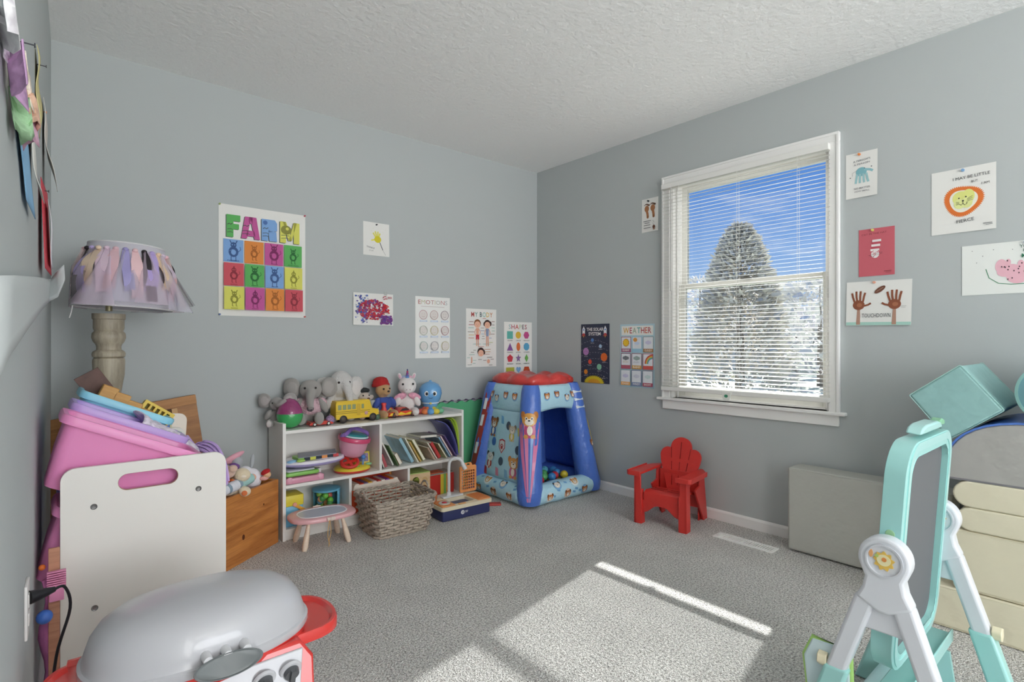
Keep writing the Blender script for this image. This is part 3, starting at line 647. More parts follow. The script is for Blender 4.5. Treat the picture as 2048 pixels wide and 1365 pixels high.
s.text('TOUCHDOWN', .13, .048, .02, '#5a5f62', .12, 0); s.dash(.24, .09, .025, .002, '#b0b0ae'); s.dash(.24, .084, .018, .002, '#b0b0ae')
poster('touchdown_drawing', s, 'right', -2.265, 1.142, 'white TOUCHDOWN sheet with two brown hand prints and a football', 'drawing', ((.12, .208, '#dca088', .006),), roll=R(-.8))

# melon
s = Sheet(.3, .215, M('#e6e8e4', .8)); s.line([(.08, .108), (.09, .07), (.12, .045), (.16, .038), (.22, .038), (.28, .05), (.295, .09)], .003, '#4f8a68')
for x, y, rx, ry in ((.13, .115, .02, .03), (.145, .09, .03, .02), (.18, .07, .035, .03), (.2, .085, .04, .035), (.16, .1, .03, .022), (.23, .08, .03, .03), (.19, .12, .01, .016), (.215, .12, .01, .016), (.152, .13, .008, .014), (.26, .09, .02, .025)): s.disc(x, y, rx, ry, M('#e6b4c0', .8)); s.k -= .5
s.k = int(s.k)+2
for k in range(22): q = random.Random(k+3); s.disc(.115+q.uniform(0, .15), .05+q.uniform(0, .09), .0022, .0035, '#4a3a40', 7); s.k -= 1
for x, y in ((.035, .19), (.07, .165), (.105, .188), (.05, .138), (.165, .182)): s.disc(x, y, .0018, m='#777777', n=6)
s.k += 1; s.text('YOU ARE ONE', .24, .192, .015, '#4a6a5c', .105, 0); s.text('IN A', .215, .175, .012, '#4a6a5c', .035, 0); s.text('MELON', .228, .153, .017, '#35785a', .07, .01)
poster('melon_drawing', s, 'right', -2.72, 1.262, 'white sheet with a pink watermelon painting, below the lion drawing', 'drawing', ((.205, .207, '#7fa8d0', .006),))
# ---------------------------------------------------------------- white shelf unit
shw = M('#e9e7e2', .45, name='white_laminate'); SY0, SY1 = -.272, -.03; SX0, SX1 = -2.096, -.925
t = thing('shelf_unit', 'low white shelf unit holding toys and books against the back wall', 'shelf', (SX0, SY0, 0))
def sh(name, x0, x1, y0, y1, z0, z1): return obj(name, B().box(x0-SX0, x1-SX0, y0-SY0, y1-SY0, z0, z1), t, shw, bevel=.0012)
sh('side_panel', SX0, SX0+.017, SY0, SY1, 0, .626); sh('side_panel', SX1-.016, SX1, SY0, SY1, 0, .607)
sh('top_board', SX0+.017, SX1-.016, SY0+.002, SY1, .568, .586)
sh('middle_shelf', SX0+.017, SX1-.016, SY0+.002, SY1, .277, .294)
sh('bottom_shelf', SX0+.017, SX1-.016, SY0+.002, SY1, .045, .06); sh('kick_board', SX0+.017, SX1-.016, SY0+.012, SY0+.026, 0, .045)
sh('divider', -1.536, -1.52, SY0+.003, SY1, .294, .568); sh('divider', -1.726, -1.71, SY0+.003, SY1, .06, .277); sh('divider', -1.346, -1.33, SY0+.003, SY1, .06, .277)
sh('back_panel', SX0+.017, SX1-.016, SY1-.004, SY1, .045, .586)
ZT, ZM, ZB = .587, .295, .061
# green foam floor mat standing behind the shelf
gm_ = M('#57a878', .8, bump=(300, .3)); t = thing('foam_play_mat', 'green interlocking foam mat standing on edge between shelf and play tent', 'play mat', (-1.05, -.018, .02))
pts = [(0, 0), (.62, 0)]
for i in range(31): x = .62-.62*i/30; pts.append((x, .605 if (i//2) % 2 else .617))
b = B().prism(pts, -.008, .004, 'y'); obj('mat_tile', b, t, gm_)
b = B()
b.prism([(0, .6175)]+[(.62*k/120, .6185+.009*max(0, sin(k*.52))) for k in range(121)]+[(.62, .6175)], -.009, .003, 'y')
obj('edge_trim', b, t, M('#5d4a68', .8))

# ---------------------------------------------------------------- things on the shelf top
def plush_body(parts, tubes=()):
    b = B()
    for c, r, *rot in parts: b.ell(c, r, 16, 10, rot[0] if rot else (0, 0, 0))
    for p, r in tubes: b.tube(smooth_path(p, 4), [r[0]+(r[-1]-r[0])*k/(4*(len(p)-1)) for k in range(4*(len(p)-1)+1)], 10)
    return b
def eyes(t, ex, ey, ez, r, m=None):
    for sg in (-1, 1): obj('eye', B().ell((sg*ex, ey, ez), r, 10, 8), t, m or M('#191614', .15))
def elephant(name, label, x, y, H, rz, col, inner, ear=(.19, .05, .21), ear_z=.7, ear_x=.34, trunk=None, shirt=None, fuzz=(120, .8), pads=None, legs=True):
    t = thing(name, label, 'plush toy', (x, y, ZT), rz, sc=H); f = M(col, .95, bump=(fuzz[0], fuzz[1], .006), sheen=.3); s_ = .02
    lg = [((-.16, -.24, .13), (.1, .2, .11)), ((.16, -.24, .13), (.1, .2, .11)), ((-.17, -.4, .16), (.095, .07, .13)), ((.17, -.4, .16), (.095, .07, .13))] if legs else [((-.16, -.12, .1), (.1, .12, .1)), ((.16, -.12, .1), (.1, .12, .1))]
    b = plush_body([((0, 0, .27), (.2, .17, .27)), ((0, -.06, .7), (.22, .2, .2 if legs else .26))]+lg+[
                    ((-.24, -.1, .38), (.08, .1, .17), (0, .5, 0)), ((.24, -.1, .38), (.08, .1, .17), (0, -.5, 0))],
                   [(trunk or [(0, -.2, .68), (0, -.33, .58), (0, -.36, .45), (.02, -.42, .36)], (.1, .055))])
    obj('body', b, t, f, remesh=.018)
    for sg in (-1, 1):
        b = B().ell((sg*ear_x, 0, ear_z), ear, 18, 10, (0, 0, sg*.35), .85); o = obj('ear', b, t, f)
        b = B().ell((sg*(ear_x-.005), -ear[1]*.55, ear_z), (ear[0]*.78, ear[1]*.6, ear[2]*.78), 14, 8, (0, 0, sg*.35)); obj('inner_ear', b, o, M(inner, .9, bump=(140, .5, .004), sheen=.3))
    eyes(t, .1, -.235, .745, .022)
    if pads:
        for sg in (-1, 1): obj('foot_pad', B().ell((sg*.17, -.455, .16), (.07, .025, .095)), t, M(pads, .9, bump=(120, .5, .004)))
    if shirt:
        sm = M(shirt, .85, bump=(30, .8, .02)); b = plush_body([((0, -.005, .33), (.225, .195, .22)), ((-.2, -.06, .42), (.12, .12, .12)), ((.2, -.06, .42), (.12, .12, .12))])
        o = obj('shirt', b, t, sm, remesh=.018)
        b = B().ell((0, -.192, .33), (.07, .012, .06), 12, 8); obj('shirt_print', b, o, M('#6a6266', .8, var=.7, vscale=30))
    return t
x, _ = bw(560, 820, -.13)
elephant('plush_elephant', 'small grey plush elephant with white foot pads, at the left end of the shelf top', x-.005, -.1, .185, R(-25), '#b0aba8', '#bfb8b6', (.2, .06, .22), .8, .36, pads='#cfc8c6', trunk=[(0, -.2, .72), (.08, -.38, .7), (.2, -.5, .78), (.3, -.5, .86)])
x, _ = bw(622, 800, -.11)
elephant('plush_elephant', 'large grey plush elephant wearing a pink printed shirt, sitting on the shelf', x, -.105, .285, R(-22), '#a5a19c', '#aca7a3', (.17, .06, .2), .74, .36, shirt='#e3bfc8')
x, _ = bw(682, 780, -.1)
elephant('plush_elephant', 'pale grey knitted plush elephant with floppy ears, behind the toy school bus', x, -.088, .315, R(-5), '#d2cfcc', '#dcd6d4', (.17, .07, .22), .62, .3, fuzz=(60, 1), legs=False, trunk=[(.02, -.2, .72), (.05, -.29, .6), (.07, -.31, .48), (.1, -.3, .38)])

# foil egg
x, _ = bw(577, 830, -.17)
t = thing('foil_wrapped_egg', 'shiny egg in foil, green below and purple above, beside the grey plush elephants', 'toy egg', (x, -.19, ZT), sc=1.0)
prof = lambda a, z0, z1: [(.07*math.sqrt(max(0, 1-(2*u-1)**2))*(1.13-.32*u)+.0001, u*.166) for u in [a[0]+(a[1]-a[0])*k/10 for k in range(11)]]
obj('lower_half', B().lathe(prof((0, .5), 0, 0), 24), t, M('#3fa35c', .16, bump=(40, .6, .006), coat=.5), smooth=60)
obj('upper_half', B().lathe([(r*.99, z) for r, z in prof((.5, 1), 0, 0)], 24), t, M('#9b3f74', .14, bump=(35, .7, .006), coat=.5, var=.3, vscale=8), smooth=60)

# purple ball
x, _ = bw(656, 830, -.16)
t = obj('patterned_ball', B().ell((0, 0, .026), .026, 20, 14), mat=M('#8f7a9c', .5, var=.5, vscale=160), loc=(x, -.19, ZT)); tag(t, 'small purple speckled ball behind the small red car', 'ball')

# toy vehicles
def wheel(t, x, y, r, w, hub='#c9c6bd'):
    b = B(); b.at((x, y, r), (R(90), 0, 0)); b.lathe([(0, -w/2), (r*.85, -w/2), (r, -w/2+.1*r), (r, w/2-.1*r), (r*.85, w/2), (0, w/2)], 20)
    o = obj('wheel', b, t, M('#2a2624', .6)); b = B(); b.at((x, y-w/2-.0008, r), (R(90), 0, 0)); b.lathe([(0, .0012), (r*.5, .0008), (r*.58, 0), (r*.55, -.001), (0, -.001)], 14); obj('hubcap', b, o, M(hub, .4)); return o
xa, _ = bw(669, 842, -.19); xb, _ = bw(755, 838, -.19); L = xb-xa
t = thing('toy_school_bus', 'yellow toy school bus with black wheels parked on the shelf top', 'toy bus', (xa, -.21, ZT))
ym = M('#e0bc33', .35, coat=.3); Hb = .125; Wb = .085
b = B(); pr = [(0, .022), (L, .022), (L, .062), (L*.96, .07), (L*.84, .074), (L*.79, Hb-.004), (L*.77, Hb), (.008, Hb), (0, Hb-.008)]; b.prism(pr, 0, Wb, 'y'); obj('body', b, t, ym, bevel=.004)
obj('roof', B().rbox(.004, L*.79, .004, Wb-.004, Hb-.004, Hb+.004, .008), t, ym)
wm_ = M('#8f9a72', .15, spec=.7)
for k in range(4): obj('window', B().box(.012+k*.029, .034+k*.029, -.0012, .002, .078, .107), t, wm_, bevel=.002)
obj('door', B().box(.128, .15, -.0014, .002, .04, .107), t, M('#c9a534', .4), bevel=.001); obj('driver_window', B().box(.157, .173, -.0014, .002, .078, .105), t, wm_, bevel=.002)
obj('windscreen', B().box(L*.805, L*.815, .01, Wb-.01, .08, .112), t, wm_)
b = B()
for z in (.066, .056): b.box(0, L*.78, -.0012, 0, z, z+.0022)
obj('side_stripe', b, t, M('#5a4a20', .5)); obj('bumper', B().rbox(-.006, .004, 0, Wb, .022, .032, .003), t, M('#5e5c58', .4)); obj('bumper', B().rbox(L-.002, L+.008, .004, Wb-.004, .018, .03, .003), t, M('#b9b7b0', .3))
b = B(); b.at((L*.69, -.001, .05), (R(90), 0, 0)); b.lathe([(0, .001), (.011, .001), (.011, 0), (0, 0)], 18); obj('round_decal', b, t, M('#b48a8c', .5, var=.4, vscale=150))
for yy in (.012, Wb-.012):
    b = B().ell((L+.001, yy, .052), (.004, .008, .008)); obj('headlight', b, t, M('#e6e2d0', .2))
for x in (.045, L-.04):
    for y in (.004, Wb-.004): wheel(t, x, y, .023, .016, '#4a3f38')
def car(name, label, px0, px1, y, H, body, hub, stripe=None, wing=False):
    xa, _ = bw(px0, 840, y); xb, _ = bw(px1, 840, y); L = xb-xa; t = thing(name, label, 'toy car', (xa, y, ZT)); Wd = L*.42
    b = B(); rings = []
    top = [(0, .3), (.04, .5), (.18, .56), (.3, .62), (.42, .95), (.58, 1), (.7, .72), (.78, .56), (.93, .46), (1, .3)]
    for v, k in ((0, .8), (.12, .96), (.5, 1), (.88, .96), (1, .8)):
        pr = [(u*L, (.18+(z-.18)*(k if z > .6 else 1))*H) for u, z in top]; rings.append([(x, v*Wd, z) for x, z in [(0, .18*H)]+pr+[(L, .18*H)]])
    b.loft(rings); o = obj('body', b, t, M(body, .25, coat=.6), smooth=35)
    g = M('#3a2f35', .1)
    obj('side_window', B().prism([(.36*L, .64*H), (.45*L, .88*H), (.57*L, .9*H), (.68*L, .66*H)], -.0008, .001, 'y'), t, g)
    obj('windscreen', B().flat([(.585*L, Wd*.12, .985*H), (.7*L, Wd*.08, .735*H), (.7*L, Wd*.92, .735*H), (.585*L, Wd*.88, .985*H)][::-1]), t, g, solid=.0008)
    if stripe: obj('side_flame', B().prism([(.02*L, .25*H), (.75*L, .25*H), (.98*L, .33*H), (.7*L, .5*H), (.55*L, .36*H), (.4*L, .55*H), (.3*L, .36*H), (.1*L, .5*H)], -.001, .001, 'y'), t, M(stripe, .4))
    if wing: obj('spoiler', B().box(0, .08*L, .02*Wd, .98*Wd, .62*H, .66*H), t, M(body, .3), bevel=.001)
    for x in (.2*L, .79*L):
        for yy in (.003, Wd-.003): wheel(t, x, yy, H*.27, .009, hub)
car('toy_car', 'small red toy sports car at the shelf top front edge', 620, 667, -.225, .042, '#c43a30', '#d9d4cc', wing=True)
car('toy_car', 'red and yellow flame-painted toy racing car near the blue octopus', 777, 838, -.2, .062, '#d2452a', '#6a3a30', stripe='#e3c83a')

# clear jars with trinkets, red cup
x, _ = bw(752, 820, -.13); t = thing('clear_toy_jar', 'clear plastic jar of small coloured trinkets beside the toy school bus', 'jar', (x, -.1, ZT))
obj('jar_wall', B().lathe([(0, 0), (.033, 0), (.036, .008), (.036, .1), (.033, .112), (.03, .112), (.033, .098), (.033, .01), (0, .006)], 24), t, M('#e8eeee', .05, alpha=.35))
b = B(); q = random.Random(2)
for k in range(30):
    a, r = q.uniform(0, 2*PI), q.uniform(0, .022); b.mat(M(q.choice(['#d8d0a8', '#a8b45a', '#9a86a0', '#e0dcd8', '#c07070', '#6f8f6a']), .4)); b.ell((r*cos(a), r*sin(a), .012+k*.0027), q.uniform(.006, .01), 8, 6)
obj('trinkets', b, t, kind='stuff')
x, _ = bw(767, 815, -.15); t = thing('toy_bottle', 'small red and lime toy bottle standing beside the clear jar', 'toy bottle', (x, -.155, ZT))
obj('bottle', B().lathe([(0, 0), (.02, 0), (.023, .01), (.018, .05), (.012, .066), (.012, .08), (0, .08)], 18), t, M('#cf4440', .3)); obj('base_ring', B().lathe([(.019, -.0), (.027, .0), (.028, .02), (.022, .024), (.019, .02)], 18), t, M('#b9c94a', .4))
obj('cap', B().lathe([(0, .08), (.015, .08), (.015, .094), (0, .096)], 18), t, M('#dd4a48', .3))
x, _ = bw(748, 828, -.2); b = B().ell((0, 0, .02), (.02, .016, .02)); t = obj('toy_figure', b, mat=M('#46604c', .5, var=.5, vscale=90), loc=(x+.02, -.2, ZT)); tag(t, 'tiny dark green and yellow toy lump in front of the clear jar', 'toy')
x, _ = bw(777, 797, -.11); t = thing('rainbow_ball', 'plush ball striped in rainbow colours leaning by the unicorn', 'ball', (x-.004, -.105, ZT))
b = B(); cols = ['#5a6fb8', '#8a4a94', '#c23e6a', '#d86a3a', '#dcc444', '#7fae52']
for k in range(12):
    b.mat(M(cols[k % 6], .9, bump=(200, .5, .003))); a0 = 2*PI*k/12; b.surf(lambda u, v: (.031*sin(PI*v)*cos(a0+u*PI/6), .031*sin(PI*v)*sin(a0+u*PI/6), .031-.031*cos(PI*v)), 3, 12)
obj('striped_cover', b, t, rot=(R(70), 0, R(20)), loc=(0, .02, .031-.012))

# teddy bear in red cap and blue coat (plain generic toy)
x, _ = bw(765, 790, -.1); t = thing('teddy_bear', 'tan teddy bear in a blue jumper and round red knitted hat', 'plush toy', (x, -.1, ZT), R(5), sc=.25)
fur = M('#c79d6c', .95, bump=(110, .8, .006), sheen=.3)
b = plush_body([((0, 0, .27), (.2, .17, .27)), ((0, -.03, .68), (.2, .18, .18)), ((0, -.18, .64), (.11, .1, .085)), ((-.15, -.26, .1), (.1, .2, .1)), ((.15, -.26, .1), (.1, .2, .1))])
obj('body', b, t, fur, remesh=.018); eyes(t, .085, -.19, .72, .024); obj('nose', B().ell((0, -.275, .66), (.035, .02, .026)), t, M('#2a1d18', .3))
b = plush_body([((0, 0, .3), (.22, .19, .24)), ((-.23, -.08, .36), (.09, .11, .16), (0, .5, 0)), ((.23, -.08, .36), (.09, .11, .16), (0, -.5, 0))]); obj('jumper', b, t, M('#3f55a0', .9, bump=(90, .6, .006)), remesh=.018)
b = B().lathe([(.205, .76), (.225, .78), (.22, .83), (.2, .85), (.195, .9), (.16, .97), (.08, 1.01), (0, 1.02)], 28); obj('knitted_hat', b, t, M('#c02c2c', .9, bump=(70, .9, .008)), smooth=70, rot=(R(-6), 0, 0))

# small cream plush with black hat
x, _ = bw(727, 788, -.09); t = thing('plush_lamb', 'small cream plush lamb with a black beret, between bus and teddy bear', 'plush toy', (x, -.08, ZT), R(0), sc=.21)
fur = M('#e2d2c4', .95, bump=(80, 1, .008), sheen=.3)
obj('body', plush_body([((0, 0, .25), (.2, .17, .25)), ((0, -.06, .64), (.19, .2, .16)), ((.02, -.22, .58), (.12, .12, .1)), ((-.16, -.26, .1), (.1, .18, .1)), ((.16, -.26, .1), (.1, .18, .1)), ((-.24, -.02, .6), (.11, .06, .07), (0, .5, 0)), ((.24, -.02, .6), (.11, .06, .07), (0, -.5, 0))]), t, fur, remesh=.018)
eyes(t, .09, -.22, .69, .022); obj('nose', B().ell((.02, -.335, .6), (.045, .025, .035)), t, M('#6a4038', .4)); obj('beret', B().lathe([(.15, .76), (.2, .8), (.19, .86), (.1, .9), (0, .9)], 20), t, M('#2b2f30', .9), smooth=70)

# unicorn
x, _ = bw(812, 780, -.09); t = thing('plush_unicorn', 'white plush unicorn with a striped horn and pink wings, beside the octopus', 'plush toy', (x, -.1, ZT), R(-22), sc=.27)
fur = M('#ece6e4', .95, bump=(90, .7, .006), sheen=.4)
obj('body', plush_body([((0, 0, .25), (.19, .16, .24)), ((0, -.05, .7), (.225, .2, .215)), ((0, -.2, .62), (.13, .09, .1)), ((-.16, -.26, .1), (.1, .2, .1)), ((.16, -.26, .1), (.1, .2, .1)), ((-.23, -.1, .34), (.08, .1, .15), (0, .4, 0)), ((.23, -.1, .34), (.08, .1, .15), (0, -.4, 0))]), t, fur, remesh=.018)
for sg in (-1, 1): o = obj('ear', B().ell((sg*.17, 0, .93), (.045, .03, .08), 12, 8, (0, sg*.3, 0)), t, fur); obj('inner_ear', B().ell((sg*.17, -.02, .925), (.028, .02, .055), 10, 8, (0, sg*.3, 0)), o, M('#e0b4c4', .9)); obj('wing', B().ell((sg*.17, -.13, .45), (.16, .04, .08), 14, 8, (0, sg*.35, 0)), t, M('#dd9fb4', .8, var=.25, vscale=14))
b = B()
for k, c in enumerate(['#5f8fc8', '#6a6ab0', '#8a4a8c', '#b8406a', '#4a4a80']): b.mat(M(c, .4)); b.lathe([(.045-.008*k, .89+.045*k), (.05-.008*k, .91+.045*k), (.037-.008*k if k < 4 else .004, .935+.045*k)], 12)
obj('horn', b, t, rot=(R(6), 0, 0)); eyes(t, .12, -.225, .75, .026)
b = B()
for sg in (-1, 1): b.ell((sg*.04, -.29, .62), .012, 8, 6)
obj('nostrils', b, t, M('#b0889a', .6)); b = B(); q = random.Random(4)
for k in range(8): b.mat(M(['#e8b8cc', '#b8c8e8', '#d0b8e0'][k % 3], .9)); b.ell((q.uniform(-.1, .1), .02, .88+q.uniform(-.02, .03)), (.05, .05, .035), 10, 6)
obj('mane', b, t)

# octopus
x, _ = bw(859, 800, -.12); t = thing('toy_octopus', 'glossy blue smiling octopus toy at the right end of the shelf top', 'toy octopus', (x, -.13, ZT), R(-30), sc=1.08)
bl_ = M('#6aa3d6', .22, coat=.5); b = B().lathe([(0, .03), (.04, .032), (.045, .05), (.048, .062), (.062, .085), (.071, .12), (.068, .152), (.05, .178), (.025, .19), (.01, .194), (.006, .202), (0, .204)], 32); obj('head', b, t, bl_, smooth=80)
obj('collar', B().lathe([(.0475, .062), (.053, .062), (.053, .068), (.0475, .068)], 32), t, M('#dfe6ea', .3)); obj('collar_button', B().ell((0, -.054, .064), (.007, .004, .007)), t, M('#dcc05a', .4))
for sg in (-1, 1):
    o = obj('eye', B().ell((sg*.024, -.064, .125), (.014, .008, .016), 14, 10), t, M('#eef0ee', .15)); obj('pupil', B().ell((sg*.023, -.0705, .124), (.008, .004, .01), 12, 8), o, M('#20242a', .1))
b = B().tube([(-.012, -.071, .102), (-.006, -.073, .097), (.006, -.073, .097), (.012, -.071, .102)], .0018, 6); obj('mouth', b, t, M('#2f5f8c', .4))
for k, (a, c) in enumerate(((-150, '#c8584a'), (-118, '#dd7a40'), (-90, '#5f9ad0'), (-62, '#d6c23e'), (-28, '#6fb58c'), (60, '#5f9ad0'), (120, '#8a6aa8'))):
    d = Vector((cos(R(a)), sin(R(a)), 0)); b = plush_body([(d*.065+Vector((0, 0, .016)), (.026, .026, .018)), (d*.04+Vector((0, 0, .022)), (.02, .02, .022))]); obj('tentacle', b, t, M(c, .25, coat=.4), remesh=.0025)
# ---------------------------------------------------------------- things inside the shelf
# upper left bay: stack of toys
def X_(px, y=-.25): return bw(px, 900, y)[0]
xa = SX0+.022
t = thing('pink_toy_keyboard', 'pink plastic toy at the bottom of the stack in the shelf', 'toy', (xa, -.26, ZM))
b = B().rbox(0, X_(648)-xa, 0, .16, 0, .03, .012); obj('case', b, t, M('#d897ac', .35, coat=.2))
for x in (.022, X_(640)-xa): obj('end_knob', B().ell((x, .012, .018), (.02, .016, .018)), t, M('#e2a7ba', .35))
t = thing('green_toy_tablet', 'lime green toy tablet lying on the pink toy in the shelf', 'toy', (xa, -.255, ZM+.036))
obj('case', B().rbox(0, X_(640)-xa, 0, .15, 0, .022, .02), t, M('#86bf5e', .35)); obj('screen_face', B().rbox(.01, X_(632)-xa, .01, .14, .022, .032, .015), t, M('#c9cbd0', .4))
t = thing('lavender_activity_board', 'white oval board with a lavender rim lying on the stacked toys in the shelf', 'toy', ((xa+X_(692, -.2))/2, -.165, ZM+.075)); hw = (X_(692, -.2)-xa)/2
b = B()
for z, k in ((0, .82), (.006, .93), (.016, 1), (.022, .985)): pass
b.loft([[(x*k, y*k, z) for x, y in circ(0, 0, hw, .105, 40)] for z, k in ((0, .8), (.004, .9), (.014, 1), (.02, 1))]); obj('rim', b, t, M('#a9a0cc', .35), smooth=50)
obj('top', B().loft([[(x*k, y*k, z) for x, y in circ(0, 0, hw, .105, 40)] for z, k in ((.02, .99), (.029, .98), (.034, .95))]), t, M('#e3dfe8', .35), smooth=50)
obj('blue_button', B().ell((-hw*.72, -.045, .035), (.032, .02, .01)), t, M('#8dbbdc', .3)); obj('control_pad', B().ell((hw*.25, -.06, .034), (.06, .014, .004)), t, M('#d8d8e8', .3))
t = thing('frog_piano_toy', 'flat toy with a grey top and coloured edge keys on the lavender board', 'toy', (X_(585, -.2), -.235, ZM+.112))
w_ = X_(682, -.2)-X_(585, -.2); obj('top_plate', B().prism([(0.02, 0), (w_*.85, 0), (w_, .12), (.06, .13)], .016, .021, 'z'), t, M('#7f8390', .4)); b = B()
for k, c in enumerate(['#8cc05a', '#2c3440', '#c9cc52', '#2c3440', '#dd9050', '#2c3440', '#c0484c']): b.mat(M(c, .4)); b.box(.02+k*w_*.118, .02+(k+.95)*w_*.118, 0, .1, 0, .016)
obj('edge_keys', b, t); obj('frog_foot', B().ell((.03, -.008, .004), (.024, .014, .008)), t, M('#a4cc60', .4))
t = obj('white_block', B().rbox(-.012, .012, 0, .04, 0, .05, .003), mat=M('#e4e2e2', .4), loc=(X_(645), -.2, ZM)); tag(t, 'small white upright block behind the green toy tablet', 'toy block')
# pink tub
t = thing('pink_toy_tub', 'tilted pink plastic tub with purple handle and teal lid, upper left shelf bay', 'tub', (X_(706, -.19), -.165, ZM+.085), (R(6), R(8), 0))
b = B().lathe([(0, 0), (.045, 0), (.062, .012), (.078, .05), (.084, .1), (.082, .1), (.076, .05), (.06, .016), (0, .006)], 32); obj('bowl', b, t, M('#dba1b6', .35), smooth=60)
obj('rim', B().lathe([(.082, .093), (.094, .097), (.096, .115), (.09, .122), (.08, .12), (.078, .1)], 32), t, M('#cf4a72', .3, coat=.3), smooth=60)
obj('lid', B().lathe([(0, .142), (.05, .14), (.072, .132), (.078, .12), (.07, .118), (0, .12)], 32), t, M('#3f9498', .3, coat=.3), smooth=60)
b = B().tube(smooth_path([(-.088, -.01, .118), (-.07, -.03, .14), (0, .03, .162), (.07, .0, .146), (.09, .02, .12)], 5), .009, 8, flat=1.4); obj('handle', b, t, M('#8f6fb8', .35))
obj('lid_edge', B().lathe([(.076, .121), (.081, .124), (.076, .13), (.072, .126)], 32), t, M('#d5e6ea', .3))
# driver toy
t = thing('steering_wheel_toy', 'yellow and red dashboard toy with a steering wheel, beneath the pink tub', 'toy', (X_(709, -.2), -.165, ZM))
hw = .108; b = B(); b.loft([[(x*k, y*k, z) for x, y in circ(0, 0, hw, .1, 36)] for z, k in ((0, .9), (.004, .97), (.014, 1))]); obj('base', b, t, M('#c8453a', .3)); b = B(); b.loft([[(x*k, y*k, z) for x, y in circ(0, 0, hw, .1, 36)] for z, k in ((.014, 1), (.024, .97), (.034, .85), (.04, .5))]); obj('deck', b, t, M('#ddc83c', .35), smooth=60)
b = B(); b.at((-.035, -.045, .062), (R(28), R(-8), 0)); b.surf(lambda u, v: ((.047+.01*cos(2*PI*v))*cos(2*PI*u), (.047+.01*cos(2*PI*v))*sin(2*PI*u), .01*sin(2*PI*v)), 28, 10, True, True); b.box(-.045, .045, -.008, .008, -.004, .005); b.box(-.008, .008, -.045, .04, -.004, .004); obj('steering_wheel', b, t, M('#cc3a30', .3, coat=.3), smooth=50)
b = B().tube([(.045, -.05, .035), (.047, -.052, .072)], .006, 10); o = obj('gear_lever', b, t, M('#6f8fc0', .35)); obj('gear_knob', B().ell((.047, -.053, .082), .014), o, M('#4f82c4', .25))
b = B().prism([(.02, .03), (.105, .03), (.105, .11), (.07, .1)], 0, .05, 'x') if False else B(); b.at((.06, -.01, .03), (R(-20), 0, R(-20))); b.rbox(-.045, .045, -.006, .03, 0, .075, .006); o = obj('display', b, t, M('#d8c440', .4)); b = B(); b.at((.06, -.01, .03), (R(-20), 0, R(-20))); b.box(-.036, .036, -.0075, -.006, .015, .065); obj('display_print', b, o, M('#7a6f8c', .5, var=.6, vscale=60))
obj('green_button', B().ell((-.002, -.075, .036), (.016, .01, .008)), t, M('#88b84a', .35)); obj('lime_button', B().ell((.085, -.045, .036), (.02, .014, .008)), t, M('#8cc490', .35))

# books in the upper right bay: every one leans to the left
bks = [  # px of bottom, thickness, depth, height, colour, label, lean
 (771, .01, .16, .1, '#5a5e60', 'grey picture board book, leftmost in the leaning row on the shelf', 20),
 (778, .02, .14, .085, '#b4545c', 'small red and dark board book behind the tall white book', 22),
 (793, .009, .2, .2, '#e6e4e6', 'tall thin white book near the left end of the leaning row', 27),
 (799, .006, .15, .15, '#5a7a4c', 'thin dark green book leaning behind the white book', 28),
 (808, .022, .12, .08, '#c08a68', 'short tan and red book leaning in front of the pale blue book', 29),
 (833, .02, .21, .185, '#9cc4d6', 'large pale blue picture book leaning in the row', 30),
 (839, .008, .21, .19, '#e4e0cc', 'cream book leaning against the pale blue book', 30),
 (846, .01, .16, .155, '#c8a860', 'ochre book with a worn spine beside the cream book', 31),
 (856, .018, .19, .165, '#c9cc8c', 'thick pale yellow-green board book in the row', 31),
 (872, .012, .17, .1, '#b8a08c', 'brown picture book leaning against the red book', 32),
 (878, .008, .18, .135, '#dcd6cc', 'white-edged book just left of the red book', 32),
 (887, .02, .16, .125, '#c24444', 'red board book leaning in the row', 32),
 (896, .01, .15, .12, '#b5b98a', 'olive green book leaning right of the red book', 33),
 (905, .012, .2, .165, '#7f9cb4', 'slate blue book leaning right of the olive book', 33),
 (911, .012, .2, .17, '#b45c88', 'pink and purple book in the row', 33),
 (915, .008, .2, .18, '#5a4a84', 'dark purple thin book, last of the leaning books', 33)]
for i, (px, th, dp, hh, c, lab, ln) in enumerate(bks):
    x, _ = bw(px, 925, -.255); ln = R(-ln)
    t = thing('book', lab, 'book', (x-th*cos(ln), -.25+.012*(i % 3), ZM+.001+(0)), (0, ln, 0), 'books leaning in the upper right shelf bay')
    t.location.z += .0005; b = B(); cvm = M(c, .4, var=.18, vscale=22, coat=.2)
    b.box(0, .0015, 0, dp, 0, hh); b.box(th-.0015, th, 0, dp, 0, hh); b.box(0, th, 0, .0018, 0, hh) if i % 2 else b.box(0, th, dp-.002, dp, 0, hh)
    obj('cover', b, t, cvm, bevel=.0005); obj('pages', B().box(.0015, th-.0015, .003, dp-.003, .002, hh-.002), t, M('#e6e2d4', .8))
xr = SX1-.018
x0, z0 = bw(838, 882, -.12); x1, _ = bw(873, 880, -.2)
t = thing('book', 'white-paged book lying flat across the leaning books', 'book', (-1.235, -.235, ZM+.152), (0, R(3), R(4)), 'books leaning in the upper right shelf bay')
obj('cover', B().box(0, .13, 0, .14, 0, .0015).box(0, .13, 0, .14, .0145, .016), t, M('#8d8a84', .5)); obj('pages', B().box(.002, .128, .002, .138, .0015, .0145), t, M('#e4e1d8', .8))
